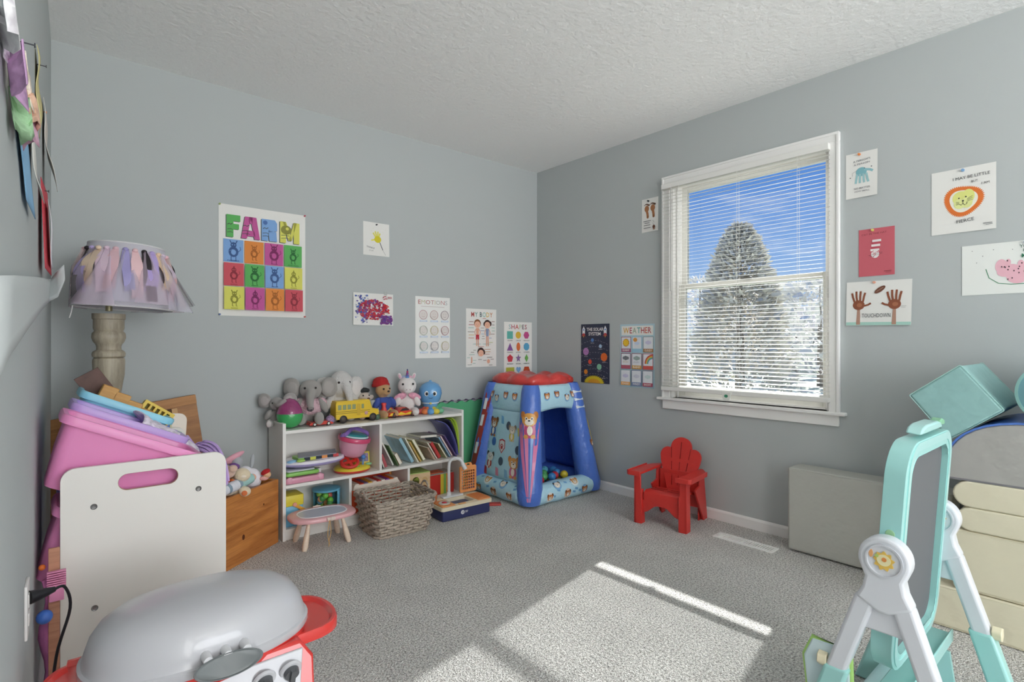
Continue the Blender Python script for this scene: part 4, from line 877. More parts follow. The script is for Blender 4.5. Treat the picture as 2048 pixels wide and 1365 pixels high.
def bent(name, lab, cat, pts, y0, y1, th, c, group=None):
    """a floppy sheet or binder bent over in the shelf"""
    p = smooth_path([(a, 0, b_) for a, b_ in pts], 4); b = B(); b.surf(lambda u, v: (p[round(u*(len(p)-1))].x, y0+(y1-y0)*v, p[round(u*(len(p)-1))].z), len(p)-1, 6)
    o = obj(name, b, mat=M(c, .35, coat=.2), solid=th, smooth=60); return tag(o, lab, cat, group)
bent('folder', 'floppy blue and purple folder bent over at the right end of the books', 'folder', [(-1.115, .548), (-1.05, .522), (-1.0, .46), (-.96, .36), (-.95, .305)], -.245, -.05, .004, '#5d5fa0')
bent('folder', 'dark navy folder curving down beside the lime green binders', 'folder', [(-1.07, .555), (-1.02, .54), (-.985, .49), (-.957, .4), (-.946, .305)], -.24, -.05, .005, '#2b2d44')
bent('binder', 'lime green binder bent over, the inner of two at the right of the books', 'binder', [(-1.03, .552), (-.995, .54), (-.965, .48), (-.951, .4), (-.9435, .305)], -.235, -.05, .003, '#a2bf44')
bent('binder', 'lime green binder bent over, outermost against the right shelf side', 'binder', [(-1.0, .556), (-.968, .53), (-.952, .47), (-.9445, .4), (-.939, .305)], -.245, -.05, .003, '#b4d050')

# lower left bay
t = thing('play_dough_box', 'blue and yellow toy carton standing in the lower left shelf bay', 'box', (-2.072, -.24, ZB)); w_ = X_(608)+2.072
obj('lower_part', B().rbox(0, w_, 0, .12, 0, .11, .008), t, M('#74b4d4', .4)); obj('lid', B().rbox(-.002, w_+.003, -.003, .122, .11, .168, .01), t, M('#dccb42', .4)); obj('latch', B().at((w_*.62, -.006, .108), (0, R(35), 0)).rbox(-.012, .05, -.003, .004, -.008, .008, .003), t, M('#dda03c', .4)); obj('latch_button', B().at((w_*.5, -.006, .118), (R(90), 0, 0)).lathe([(0, .004), (.01, .004), (.012, 0), (0, 0)], 16), t, M('#e2a088', .4))
t = thing('toy_bread_bin', 'clear-fronted round toy bin with a blue back and yellow base', 'toy', (X_(655, -.18), -.16, ZB))
obj('base', B().lathe([(0, 0), (.06, 0), (.072, .012), (.078, .045), (.074, .048), (0, .04)], 28), t, M('#dcc452', .4)); obj('back_shell', B().surf(lambda u, v: (.074*cos(R(-55)+u*R(190)), .074*sin(R(-55)+u*R(190)), .046+.1*v-.0*u), 20, 4), t, M('#6ab0cc', .35), solid=.006, smooth=60); obj('top_ring', B().lathe([(.066, .142), (.078, .146), (.078, .156), (.06, .16), (0, .16), (0, .152), (.05, .15)], 28), t, M('#62a8c6', .35))
b = B(); q = random.Random(9)
for k in range(14): a = q.uniform(0, 2*PI); b.mat(M(['#6cb84a', '#8fc45a', '#d8a078', '#4a8f50', '#c46a58', '#4a7a8c'][k % 6], .4)); b.ell((.03*cos(a)-.012, .03*sin(a)-.012, .058+k*.0055), .018, 10, 8)
obj('toy_food', b, t, kind='stuff')
# lower middle bay: orange xylophone toy and red box
t = thing('xylophone_toy', 'orange and white toy with striped coloured keys behind the wicker basket', 'toy', (-1.7, -.25, ZB))
obj('case', B().rbox(0, .33, 0, .16, 0, .13, .02), t, M('#d8532c', .35)); obj('key_bed', B().prism([(.01, .13), (.32, .13), (.3, .16), (.02, .16)], 0.01, .14, 'y'), t, M('#e8ded0', .4)); b = B()
for k in range(10): b.mat(M(['#e4dcd4', '#c8452c', '#7a6a90', '#dfb040', '#e4dcd4', '#c04040', '#e8e0d8', '#8a4aa0', '#d8702c', '#e4dcd4'][k], .4)); b.box(.028+k*.028, .05+k*.028, .015, .135, .16, .165)
obj('keys', b, t)
t = thing('orange_toy_case', 'large orange-red plastic case at the back of the middle shelf bay', 'toy case', (-1.7, -.085, ZB)); obj('case', B().rbox(0, .33, 0, .045, 0, .2, .012), t, M('#c8401e', .4)); obj('edge', B().rbox(.325, .345, .003, .042, .01, .19, .006), t, M('#dd9a48', .4))
# lower right bay
t = thing('shape_sorter_cube', 'wooden shape sorting cube with cut-out holes in the lower right shelf bay', 'toy', (-1.315, -.24, ZB), R(-4)); wd = wood('#cfae84', '#e3caa2', 5)
obj('cube', B().prism(rrect(0, .145, 0, .165, .004), 0, .14, 'y'), t, wd, bevel=.003); obj('green_lid', B().box(.002, .143, 0, .14, .165, .171), t, M('#a8c070', .5), bevel=.001)
for cx_, cz_, r_, c in ((.042, .12, .024, '#4a4a18'), (.105, .118, .02, '#c9a878'), (.1, .062, .024, '#6a3c24'), (.04, .055, .022, '#5c5c28')): o = obj('shape_hole', B().prism(circ(cx_, cz_, r_, r_*1.1, 20), -.0012, .001, 'y'), t, M(c, .7))
obj('shape_piece', B().prism([(.026, .13), (.055, .146), (.062, .12)], -.003, .001, 'y'), t, M('#7c8a2c', .5))
t = thing('striped_toy_box', 'red, yellow and green striped box behind the toy sink tap', 'box', (-1.165, -.23, ZB)); b = B(); b.mat(M('#c03028', .5)).box(0, .085, 0, .12, 0, .13); b.mat(M('#d8c040', .5)).box(.085, .11, 0, .12, 0, .13); b.mat(M('#7cae58', .5)).box(.11, .13, 0, .12, 0, .13); b.mat(M('#dd8030', .5)).box(.13, .15, 0, .12, 0, .13); b.mat(M('#b83028', .5)).box(.15, .19, 0, .12, 0, .13); obj('carton', b, t, bevel=.001)
obj('clear_lid', B().rbox(0, .19, 0, .12, .131, .136, .004), t, M('#c8c4bc', .2, alpha=.7)); b = B(); b.mat(M('#c85a3c', .5)).box(.0, .12, .02, .09, .137, .142)
obj('card', b, t)
# ---------------------------------------------------------------- drawing table
t = thing('drawing_table', 'small pink oval drawing table with a pale screen and four wooden legs, before the shelf', 'toy table', (-1.935, -.40, 0), R(-4))
pk = M('#e2aeb2', .4, coat=.2); sup = lambda a, b_, e, n=40: [(a*math.copysign(abs(cos(2*PI*i/n))**e, cos(2*PI*i/n)), b_*math.copysign(abs(sin(2*PI*i/n))**e, sin(2*PI*i/n))) for i in range(n)]
o_ = sup(.172, .118, .72); b = B(); rr_ = []
for z, k in ((.136, .93), (.139, .985), (.146, 1), (.154, .99), (.158, .955), (.158, .8), (.158, .74)): rr_.append([(x*k if k > .8 else x*(k-.02), y*k if k > .8 else y*(k-.07), z) for x, y in o_])
b.loft(rr_); obj('table_top', b, t, pk, smooth=50)
b = B(); b.loft([[(x*k*.98, y*(k-.05), z) for x, y in o_] for z, k in ((.1585, .76), (.161, .75), (.161, .72), (.159, .715))], cap=False); obj('screen_frame', b, t, M('#e8e6ea', .3), smooth=40)
b = B(); b.loft([[(x*.71, y*.66, z) for x, y in o_] for z in (.1578, .1588)]); obj('drawing_screen', b, t, M('#c3c6d6', .25))
for sx_ in (-1, 1):
    for sy_ in (-1, 1):
        b = B(); n = 8; b.tube([(sx_*(.085+.03*k/n), sy_*(.06+.026*k/n), .138-.138*k/n) for k in range(n+1)], [.008, .009, .0105, .012, .0135, .0145, .015, .0145, .011], 14); obj('leg', b, t, wood('#dcc4ae', '#ecd9c4', 6), smooth=60)
for sy_ in (-1, 1): b = B(); b.tube([(-.012, sy_*.122, .152), (.028, sy_*.121, .152)], [.009, .009], 12); b.ell((.012, sy_*.126, .152), (.012, .01, .011)); obj('pen_clip', b, t, M('#e6d3c8', .4))
b = B(); b.tube(smooth_path([(-.0, -.128, .146), (.004, -.132, .09), (-.004, -.13, .05), (-.006, -.128, .012)], 5), .0014, 6); b.tube(smooth_path([(-.002, -.128, .146), (-.012, -.13, .08), (-.006, -.131, .04), (.002, -.128, .02)], 5), .0014, 6); obj('cord', b, t, M('#dcb068', .7))

# ---------------------------------------------------------------- wicker basket
t = thing('wicker_basket', 'empty grey wicker basket with two looped handles standing on the carpet', 'basket', (-1.541, -.468, 0), R(-3)); wk = M('#b3a698', .75, var=.25, vscale=60, bump=(200, .5, .002)); wk2 = M('#a59a8e', .75, var=.4, vscale=70, bump=(200, .5, .002))
H_ = .2
def bring(z, off=0):
    k = z/H_; return rrect(-.152-.03*k-off, .152+.03*k+off, -.117-.045*k-off, .117+.045*k+off, .03, 4)
def along(poly, n):
    P = poly+[poly[0]]; d = [0]
    for i in range(len(P)-1): d.append(d[-1]+math.dist(P[i], P[i+1]))
    o = []; j = 0
    for i in range(n):
        s_ = d[-1]*i/n
        while d[j+1] < s_: j += 1
        u = (s_-d[j])/(d[j+1]-d[j]); a, c = Vector(P[j]), Vector(P[j+1]); q = a+(c-a)*u; tn = (c-a).normalized(); o.append((q, Vector((tn.y, -tn.x))))
    return o
NS = 28; b = B(); rows = 12
for r_ in range(rows):
    z = .008+(H_-.014)*r_/(rows-1); P = along(bring(z), NS*2); pts = []
    for i, (q, nn) in enumerate(P):
        w_ = .008*cos(PI*(i/2+r_)); pts.append((q.x+nn.x*w_, q.y+nn.y*w_, z+.0012*sin(i*1.7+r_)))
    pts.append(pts[0]); b.tube(pts, .0066, 6, cap=False, flat=1.15)
obj('woven_wall', b, t, wk, smooth=60)
b = B(); P0, P1 = along(bring(0), NS), along(bring(H_), NS)
for (q0, n0), (q1, n1) in zip(P0, P1): b.tube([(q0.x, q0.y, .002), (q1.x, q1.y, H_+.004)], .0034, 5)
obj('stakes', b, t, wk2)
for ph in (0, PI):
    P = along(bring(H_), 120); b = B(); pts = []
    for i, (q, nn) in enumerate(P): a = 2*PI*i/120*15+ph; pts.append((q.x+nn.x*.006*cos(a), q.y+nn.y*.006*cos(a), H_+.004+.005*sin(a)))
    pts.append(pts[0]); b.tube(pts, .0058, 6, cap=False); obj('rim_strand', b, t, wk2, smooth=60)
P = along(bring(.002), 100); b = B(); pts = [(q.x+nn.x*.004*cos(i), q.y+nn.y*.004*cos(i), .006) for i, (q, nn) in enumerate(P)]; b.tube(pts+[pts[0]], .0065, 6, cap=False); b.loft([[(q.x*.99, q.y*.99, z) for q, nn in P] for z in (.003, .008)]); obj('base', b, t, wk)
for sg in (-1, 1):
    b = B()
    for k in range(3):
        pts = []
        for i in range(25):
            a = PI*i/24; tw = k*2.1+i*.55; pts.append((sg*(.186+.002*cos(tw)+.006*sin(a)), -.052*cos(a)+.003*cos(tw), H_-.03+(.072+.003*sin(tw))*sin(a)))
        b.tube(pts, .0042, 6)
    obj('handle', b, t, wk2, smooth=60)

# ---------------------------------------------------------------- toy kitchen sink
t = thing('toy_sink', 'toy kitchen sink with navy base, cream basin and silver tap, right of the basket', 'toy sink', (-1.29, -.57, 0), R(-2.5)); navy = M('#343a66', .4); cream = M('#e8dcc0', .4); org = M('#e2975c', .4)
Wd, Dp = .355, .2
obj('base', B().rbox(.006, Wd-.006, .006, Dp-.006, .002, .068, .012), t, navy)
bx0, bx1, by0, by1 = .105, .25, .03, .15
b = B(); b.prism(rrect(-.004, Wd+.004, -.006, Dp+.006, .016), .066, .088, 'z', holes=[rrect(bx0, bx1, by0, by1, .015)]); o = obj('basin_top', b, t, cream, bevel=.003)
b = B(); b.loft([[(x, y, z) for x, y in rrect(bx0+i, bx1-i, by0+i, by1-i, .015)] for z, i in ((.087, 0), (.05, .004), (.044, .014))], cap=False); b.prism(rrect(bx0+.01, bx1-.01, by0+.01, by1-.01, .01), .043, .0445, 'z'); obj('basin', b, t, M('#dfd5bc', .4), smooth=30)
obj('burner_plate', B().rbox(.004, .098, .004, .13, .088, .0935, .008), t, org)
b = B(); b.at((.05, .06, .0935)); b.lathe([(0, 0), (.034, 0), (.036, .003), (.03, .008), (.024, .005), (0, .005)], 28); o = obj('burner_ring', b, t, M('#c9c4bd', .3)); obj('burner_button', B().at((.05, .06, .1)).lathe([(.0, .004), (.014, .003), (.016, 0), (0, 0)], 20), o, M('#c8384a', .35))
b = B(); b.prism(rrect(.262, Wd-.002, .006, .15, .01), .088, .094, 'z')
for k in range(7): b.box(.27+k*.012, .276+k*.012, .02, .135, .094, .097)
obj('drain_tray', b, t, org, bevel=.001); obj('drain_strip', B().rbox(.12, .17, .004, .022, .088, .092, .004), t, M('#e0a870', .4))
b = B(); b.rbox(.1, .25, .155, .205, .088, .1, .01); obj('tap_base', b, t, M('#d9dbdc', .3)); tx = .155
b = B(); b.tube(smooth_path([(tx, .18, .1), (tx, .18, .2), (tx, .18, .28), (tx+.006, .176, .312), (tx+.03, .16, .33), (tx+.056, .14, .322), (tx+.07, .13, .3)], 5), .0095, 14); b.tube([(tx+.066, .133, .306), (tx+.084, .122, .262)], [.0125, .0145], 14); b.tube([(tx, .18, .1), (tx, .18, .122)], [.016, .013], 14); obj('tap', b, t, M('#dadcde', .25, coat=.4), smooth=50)
b = B(); b.at((.235, .176, .1)); NX, NZ = 6, 7; W2, H2 = .125, .165
b.prism(rrect(0, W2, 0, H2, .01), 0, .01, 'y', holes=[[(.012+i*(W2-.024)/NX+.002, .014+j*(H2-.04)/NZ+.002), (.012+(i+1)*(W2-.024)/NX-.002, .014+j*(H2-.04)/NZ+.002), (.012+(i+1)*(W2-.024)/NX-.002, .014+(j+1)*(H2-.04)/NZ-.002), (.012+i*(W2-.024)/NX+.002, .014+(j+1)*(H2-.04)/NZ-.002)] for i in range(NX) for j in range(NZ)])
b.prism([(.03+.0*k, H2) for k in range(1)]+[(.04, H2+.02), (.085, H2+.02), (.095, H2)], .001, .009, 'y', holes=[[(.05, H2+.004), (.055, H2+.014), (.072, H2+.014), (.077, H2+.004)]]); obj('dish_rack', b, t, org)
b = B(); b.at((.145, .0045, .038)); b.prism(circ(0, 0, .0125, n=24), -.0008, .001, 'y', holes=[circ(.001, 0, .006, .008, 14)]); b.box(-.001, .0025, -.0008, .001, -.008, .008)
for k in range(2): b.box(.018, .038-.004*k, -.0008, .001, .003-k*.007, .006-k*.007)
obj('printed_logo', b, t, M('#e2e2e6', .5))
t = thing('clear_orange_cup', 'small clear orange plastic cup standing on the toy sink', 'cup', (-1.262, -.435, .094)); obj('cup_wall', B().lathe([(0, 0), (.018, 0), (.023, .045), (.0215, .045), (.017, .002), (0, .002)], 20), t, M('#e0905c', .1, alpha=.5))

# ---------------------------------------------------------------- inflatable play tent
TX0, TX1, TY0, TY1, TZ = -.76, -.03, -.735, -.035, .775
t = thing('inflatable_play_tent', 'inflatable blue play tent with red top and ball pit in the corner', 'play tent', (TX0, TY0, 0)); TO = Vector((TX0, TY0, 0))
vin = lambda c, **k: M(c, .28, bump=(26, .5, .012), coat=.3, **k)
lb, blue, red = vin('#b4dcec'), vin('#4f74c8'), vin('#cf4440'); dkb = vin('#3458b4')
C0 = {(0, 0): (TX0+.075, TY0+.075), (1, 0): (TX1-.075, TY0+.075), (0, 1): (TX0+.075, TY1-.075), (1, 1): (TX1-.075, TY1-.075)}
C1 = {(0, 0): (-.59, -.57), (1, 0): (-.21, -.57), (0, 1): (-.59, -.19), (1, 1): (-.21, -.19)}
def pil(cx, cy, tt):
    a, c = C0[(cx, cy)], C1[(cx, cy)]; return Vector((a[0]+(c[0]-a[0])*tt, a[1]+(c[1]-a[1])*tt, .02+(TZ-.02)*tt))
def pil_fn(cx, cy):
    def f(u, v):                     # u: metres up, v: metres around measured from the outer diagonal
        tt = min(1, max(0, u/TZ)); r = .088-.024*tt; a = v/r+math.atan2(1 if cy else -1, 1 if cx else -1)
        w = 1 if .06 < tt < .94 else .8+.2*min(tt, 1-tt)/.06
        return pil(cx, cy, tt)-TO+Vector((cos(a), sin(a), 0))*r*w*(1+.012*sin(tt*34+a*2))
    return f
def decal(b, fn, u0, v0, pts, m, lift=.0016, rings=4):
    b.mat(M(m, .35, coat=.2)); vs = []; n = len(pts)
    for k in range(rings+1):
        for (p, q) in pts:
            s_ = max(k/rings, .001); P = fn(u0+q*s_, v0+p*s_); e = 1e-3; du = fn(u0+q*s_+e, v0+p*s_)-P; dv = fn(u0+q*s_, v0+p*s_+e)-P; nn = dv.cross(du).normalized(); vs.append(P+nn*lift*decal.sgn)
    b.add(vs, [(k*n+j, k*n+(j+1) % n, (k+1)*n+(j+1) % n, (k+1)*n+j) for k in range(rings) for j in range(n)])
decal.sgn = 1
def puppy(b, fn, u, v, s_, fur, ear, muz='#f0e8dc', body=None, lift=.0022):
    """a plain puppy: head, two ears, eyes, nose"""
    D = lambda du, dv, rx, ry, m, l: decal(b, fn, u+du*s_, v+dv*s_, circ(0, 0, rx*s_, ry*s_, 14), m, l)
    if body: D(-1.35, .1, .75, .95, body, lift); D(-2.1, -.4, .3, .25, fur, lift+.0004); D(-2.1, .5, .3, .25, fur, lift+.0004); D(-1.35, .1, .35, .6, muz, lift+.0005)
    D(.55, -.85, .38, .5, ear, lift+.0006); D(.55, .85, .38, .5, ear, lift+.0006); D(0, 0, 1, .85, fur, lift+.0009); D(-.3, 0, .55, .42, muz, lift+.0012)
    D(.15, -.35, .17, .2, '#f4f2ee', lift+.0015); D(.15, .35, .17, .2, '#f4f2ee', lift+.0015); D(.13, -.33, .09, .12, '#3a2a22', lift+.0018); D(.13, .33, .09, .12, '#3a2a22', lift+.0018); D(-.12, 0, .15, .1, '#2a2220', lift+.0018)
cx_p = {(0, 0): blue, (1, 0): blue, (0, 1): blue, (1, 1): blue}
for (cx, cy), m in cx_p.items():
    f = pil_fn(cx, cy); b = B(); b.mat(m); rmax = .088
    b.surf(lambda u, v: f(u*TZ, v*2*PI*(.088-.024*u)), 26, 28, False, True)
    o = obj('corner_pillar', b, t, smooth=80)
    if (cx, cy) == (0, 0):
        d = B()
        for v0, wd, c in ((-.07, .036, '#d87aa6'), (-.026, .032, '#e08cb4'), (.016, .018, '#7fa8e0'), (.052, .04, '#d87aa6')):
            for k in range(10):
                ua, ub = .03+k*.05, .03+(k+1)*.05; ka, kb = (k+1.5)/11, (k+2.5)/11
                pts = [(v0*ka-wd/2*ka-v0, ua-ua), (v0*ka+wd/2*ka-v0, 0), (v0*kb+wd/2*kb-v0, ub-ua), (v0*kb-wd/2*kb-v0, ub-ua)]; d.mat(M(c, .35, coat=.2)); d.add([f(ua+q, v0+p)+(f(ua+q, v0+p)-(pil(0, 0, (ua+q)/TZ)-TO)).normalized()*.0015 for p, q in pts], [(0, 1, 2, 3)])
        puppy(d, f, .55, -.005, .052, '#dca050', '#c07838', body='#c0507c')
        obj('printed_art', d, o, smooth=60)
    if (cx, cy) == (1, 0):
        d = B()
        for k in range(3): decal(d, f, .6+k*.055, -.05, [(-.05, -.01), (.05, -.01), (.05, .012), (-.05, .012)], '#d5dfe8')
        decal(d, f, .42, -.012, [(-.01, -.15), (.035, -.15), (.035, .13), (-.02, .13)], '#dcc04a'); decal(d, f, .2, -.0, [(-.01, -.1), (.035, -.1), (.035, .08), (-.01, .08)], '#d9b944')
        puppy(d, f, .34, -.022, .026, '#b07038', '#8a4f28', lift=.003); obj('printed_art', d, o, smooth=60)
    if (cx, cy) == (0, 1):
        d = B(); decal(d, f, .5, .075, [(-.03, -.18), (.02, -.18), (.03, .2), (-.02, .2)], '#a03c34'); decal(d, f, .2, .08, [(-.04, -.15), (.01, -.15), (.02, .14), (-.03, .14)], '#8c3830')
        for u_ in (.3, .5, .62): decal(d, f, u_, .07, [(-.012, -.04), (.012, -.04), (.012, .04), (-.012, .04)], '#e0e4e8', .003)
        obj('printed_art', d, o, smooth=60)
# base tubes
def btube(name, p0, p1, m, r=.068, art=False, outer=(0, -1)):
    p0, p1 = Vector(p0), Vector(p1); L = (p1-p0).length; d = (p1-p0).normalized(); ox = Vector((outer[0], outer[1], 0))
    def f(u, v):                     # u: metres around (up from the outside line), v: metres along
        k = min(1, max(0, v/L)); rr = r*(1+.03*sin(k*20))*min(1, .82+4*min(k, 1-k)); a = u/r
        return p0+d*(k*L)-TO+ox*rr*cos(a)+Vector((0, 0, 1))*(rr*sin(a)+r)
    b = B(); b.mat(m); b.surf(lambda u, v: f(u*2*PI*r, v*L), 22, 24, True, False); o = obj(name, b, t, smooth=80)
    if art:
        dd = B(); q = random.Random(len(name)+int(L*100)); k = 0; s0 = .1
        while s0 < L-.07:
            up = .035 if k % 2 else -.035; decal(dd, f, up+.02, s0, circ(0, 0, .034, .034, 16), ['#e6ecee', '#7fb0d8', '#d8c8b8'][k % 3], .0014)
            puppy(dd, f, up+.02, s0, .024, ['#c8803c', '#e2d8cc', '#a86a3c', '#d0a060'][k % 4], ['#8a4f28', '#4a4240', '#6a4028', '#c07838'][k % 4], lift=.002); k += 1; s0 += .082
        for j in range(9): decal(dd, f, q.uniform(-.02, .07), q.uniform(.05, L-.05), [(-.014, -.004), (.012, -.01), (.014, .004), (-.012, .01)], '#6fa4d0', .0012)
        obj('printed_art', dd, o, smooth=60)
    return o
decal.sgn = 1
btube('base_tube', (TX0+.09, TY0+.068, 0), (TX1-.1, TY0+.068, 0), lb, art=True, outer=(0, -1))
decal.sgn = -1; btube('base_tube', (TX0+.068, TY0+.09, 0), (TX0+.068, TY1-.1, 0), lb, art=True, outer=(-1, 0)); decal.sgn = 1
btube('base_tube', (TX1-.068, TY0+.09, 0), (TX1-.068, TY1-.1, 0), blue, outer=(1, 0)); btube('base_tube', (TX0+.09, TY1-.068, 0), (TX1-.1, TY1-.068, 0), blue, outer=(0, 1))
# side walls between the pillars
def wall_fn(a, b_, out):             # quad between two pillars, bulging outwards
    def f(u, v):
        tt = u/TZ; A = pil(*a, tt)-TO; C = pil(*b_, tt)-TO; L = (C-A).length; k = v/.5+.5
        return A+(C-A)*k+Vector(out)*(.02+.018*sin(PI*min(1, max(0, k))))
    return f
fl_ = wall_fn((0, 0), (0, 1), (-1, 0, 0)); fr_ = wall_fn((0, 0), (1, 0), (0, -1, 0)); fb_ = wall_fn((0, 1), (1, 1), (0, 1, 0)); fx_ = wall_fn((1, 0), (1, 1), (1, 0, 0))
def panel(name, f, u0, u1, m, sgn=1): b = B(); b.mat(m); b.surf(lambda u, v: f(u0+(u1-u0)*u, -.25+.5*v), 12, 16); return obj(name, b, t, smooth=80, solid=.004)
o = panel('side_wall', fl_, .12, .6, lb); decal.sgn = -1 if False else 1
d = B()
test = fl_(.3, 0); e1 = fl_(.301, 0)-test; e2 = fl_(.3, .001)-test
decal.sgn = 1 if e2.cross(e1).x < 0 else -1
for v, u, s_, fu, ea, bo in ((.12, .49, .042, '#a8683a', '#6a3f28', '#3a5fa8'), (-.1, .46, .034, '#c8bfae', '#8a7a68', '#d8c048'), (.12, .25, .036, '#e8e6e2', '#4a4644', '#b83a34'), (-.13, .24, .044, '#d8a060', '#c88440', '#c86a94')): puppy(d, fl_, u, v, s_, fu, ea, body=bo, lift=.005)
for v, u in ((-.055, .485), (.1, .36), (-.16, .33), (.0, .235)): decal(d, fl_, u, v, circ(0, 0, .024, .03, 20), '#4a5a70' if v != .1 else '#3f6cb8', .004)
sh_ = [(-.032, .04), (0, .05), (.032, .04), (.034, -.01), (0, -.052), (-.034, -.01)]
decal(d, fl_, .34, 0, sh_, '#b8454c', .0045); decal(d, fl_, .34, 0, [(p*.8, q*.8) for p, q in sh_], '#d8dce0', .005); decal(d, fl_, .33, 0, circ(0, 0, .012, .012), '#b8454c', .0056)
for dv, du in ((-.013, .012), (-.005, .02), (.005, .02), (.013, .012)): decal(d, fl_, .33+du, dv, circ(0, 0, .0045, .006, 10), '#b8454c', .0056)
for v, u, c in ((.03, .16, '#d88aa4'), (.16, .15, '#b83a34'), (-.06, .16, '#7fb4d8'), (.02, .52, '#6fa8d4'), (-.17, .45, '#dcd060'), (.17, .33, '#8cbce0')): decal(d, fl_, u, v, [(-.02, -.03), (.012, -.026), (.02, .03), (-.01, .022)], c, .0035)
obj('printed_art', d, o, smooth=60)
panel('back_wall', fb_, .12, .62, dkb); panel('side_wall', fx_, .12, .62, dkb)
# puffy band under the roof
for f, out, art in ((fl_, (-1, 0, 0), 1), (fr_, (0, -1, 0), 1), (fb_, (0, 1, 0), 0), (fx_, (1, 0, 0), 0)):
    b = B(); b.mat(lb if art else dkb); P = lambda u, v, f=f, out=out: f(.585+.185*u+(.022*sin(PI*v)**2*(1-u) if f is fr_ else 0), -.26+.52*v)+Vector(out)*.022*sin(PI*min(1, max(0, u)))
    b.surf(P, 10, 20); o = obj('roof_band', b, t, smooth=80, solid=.004)
    if art:
        G = lambda u, v, P=P: P((u-.585)/.185, (v+.26)/.52); tt_ = G(.65, 0); c_ = (G(.65, .001)-tt_).cross(G(.651, 0)-tt_); decal.sgn = 1 if c_.dot(Vector(out)) > 0 else -1
        d = B()
        for v, c in ((-.13, '#c8803c'), (-.02, '#b06a3a'), (.1, '#e2d8cc'), (.18, '#a86a3c')): vv = v; decal(d, G, .68+.02*cos(v*40), vv, circ(0, 0, .031, .031, 16), '#7fb0d8', .004); puppy(d, G, .68+.02*cos(v*40), vv, .024, c, '#7a4828', lift=.005)
        obj('printed_art', d, o, smooth=60)
# red roof cushions
b = B()
def roof(u, v):
    a = 2*PI*v; rr = 1/max(abs(cos(a)), abs(sin(a)))**.75; R0 = .255*rr*(.9+.07*abs(sin(3.5*a))); k = u
    h = .055*(sin(PI*min(1, k*1.15)) if k < .9 else sin(PI*.87)*.2)+.02*k
    prof = math.sqrt(max(0, 1-(2*k-1)**2)) if k > .5 else 1
    r = R0*(1.0-abs(k-.45)*.16 if k < 1 else .9)
    return r
ring = []
for (rk, z) in ((.86, -.022), (.97, -.012), (1.02, .012), (1.0, .036), (.9, .056), (.76, .06), (.62, .05), (.45, .043), (.2, .05), (.02, .052)):
    ring.append([])
    for j in range(64):
        a = 2*PI*j/64; rr = 1/max(abs(cos(a)), abs(sin(a)))**.7; lob = abs(sin(4*a+.4)); R0 = .232*rr*rk*(.95+.05*lob)
        ring[-1].append((-.4-TX0+R0*cos(a), -.38-TY0+R0*sin(a), TZ+z*(.75+.45*lob if rk > .5 else 1)))
b.loft(ring); obj('roof_cushion', b, t, red, smooth=80)
obj('pit_floor', B().box(.1, .63, .1, .6, .01, .03), t, dkb)
# balls
bc = [('red', '#c43a48'), ('blue', '#3f86c4'), ('yellow', '#d8c43c'), ('green', '#58a868'), ('light blue', '#5fb0c8')]
q = random.Random(11); balls = []; me_b = {}
for k in range(34):
    for tr in range(200):
        x, y = q.uniform(TX0+.17, TX1-.2), q.uniform(TY0+.17, TY1-.3); lay = 0 if k < 15 else 1; z = .065+.052*lay+q.uniform(0, .01)
        if all((x-a)**2+(y-c)**2+(z-e)**2 > .0575**2 for a, c, e in balls): break
    else: continue
    balls.append((x, y, z)); nm_, col_ = bc[(k*7+k//5) % 5]
    if nm_ not in me_b:
        o = obj('pit_ball', B().ell((0, 0, 0), .029, 20, 14), mat=M(col_, .3)); me_b[nm_] = o; tag(o, '%s plastic ball in the ball pit inside the inflatable tent' % nm_, 'ball', '%s pit balls' % nm_)
    else: o = me_b[nm_].copy(); COL.objects.link(o)
    o.location = (x, y, z)
t = obj('red_toy_tray', B().rbox(0, .14, 0, .05, 0, .012, .006), mat=M('#b83c34', .4), loc=(-.925, -.45, .0), rot=(0, 0, R(-32))); tag(t, 'flat red and green toy lying under the left edge of the play tent', 'toy')

# ---------------------------------------------------------------- red garden chair
t = thing('child_adirondack_chair', 'small red plastic slatted garden chair standing by the window wall', 'chair', (-.245, -1.415, 0), R(-81)); rd = M('#c8342e', .38, coat=.15, bump=(90, .12, .002))
# local: faces -Y, right is +X
b = B(); out = []
def arc(cx, cy, r, ry, a0, a1, n=9): return [(cx+r*cos(R(a0+(a1-a0)*i/n)), cy+ry*sin(R(a0+(a1-a0)*i/n))) for i in range(n+1)]
out = [(-.062, 0), (.062, 0), (.098, .1), (.122, .17)]+arc(.083, .205, .045, .05, 0, 110)+arc(0, .265, .064, .055, 12, 168, 14)+arc(-.083, .205, .045, .05, 70, 180)+[(-.122, .17), (-.098, .1)]
holes = []
for xb_, xt_ in ((-.032, -.062), (0, 0), (.032, .062)):
    for z0, z1 in ((.03, .09), (.11, .17), (.19, .255 if xb_ else .29)):
        f_ = lambda z: xb_+(xt_-xb_)*z/.27; holes.append([(f_(z0)-.002, z0), (f_(z0)+.002, z0), (f_(z1)+.002, z1), (f_(z1)-.002, z1)])
b.prism(out, 0, .014, 'y', holes=holes); obj('backrest', b, t, rd, bevel=.003, loc=(0, .085, .165), rot=(R(-14), 0, 0), seg=2)
b = B(); pr = [(-.135, .13), (-.14, .165), (-.133, .187), (-.11, .197), (.05, .18), (.11, .165), (.11, .15), (.05, .165), (-.105, .182), (-.12, .175), (-.127, .16), (-.124, .13)]
b.prism(pr, -.105, .105, 'x'); obj('seat', b, t, rd, bevel=.002)
b = B()
for z_, y_ in ((.1935, -.07), (.188, -.02)): b.at((0, y_, z_-.0005), (R(-6), 0, 0)); b.box(-.09, -.01, -.002, .002, 0, .0014); b.box(.01, .09, -.002, .002, 0, .0014)
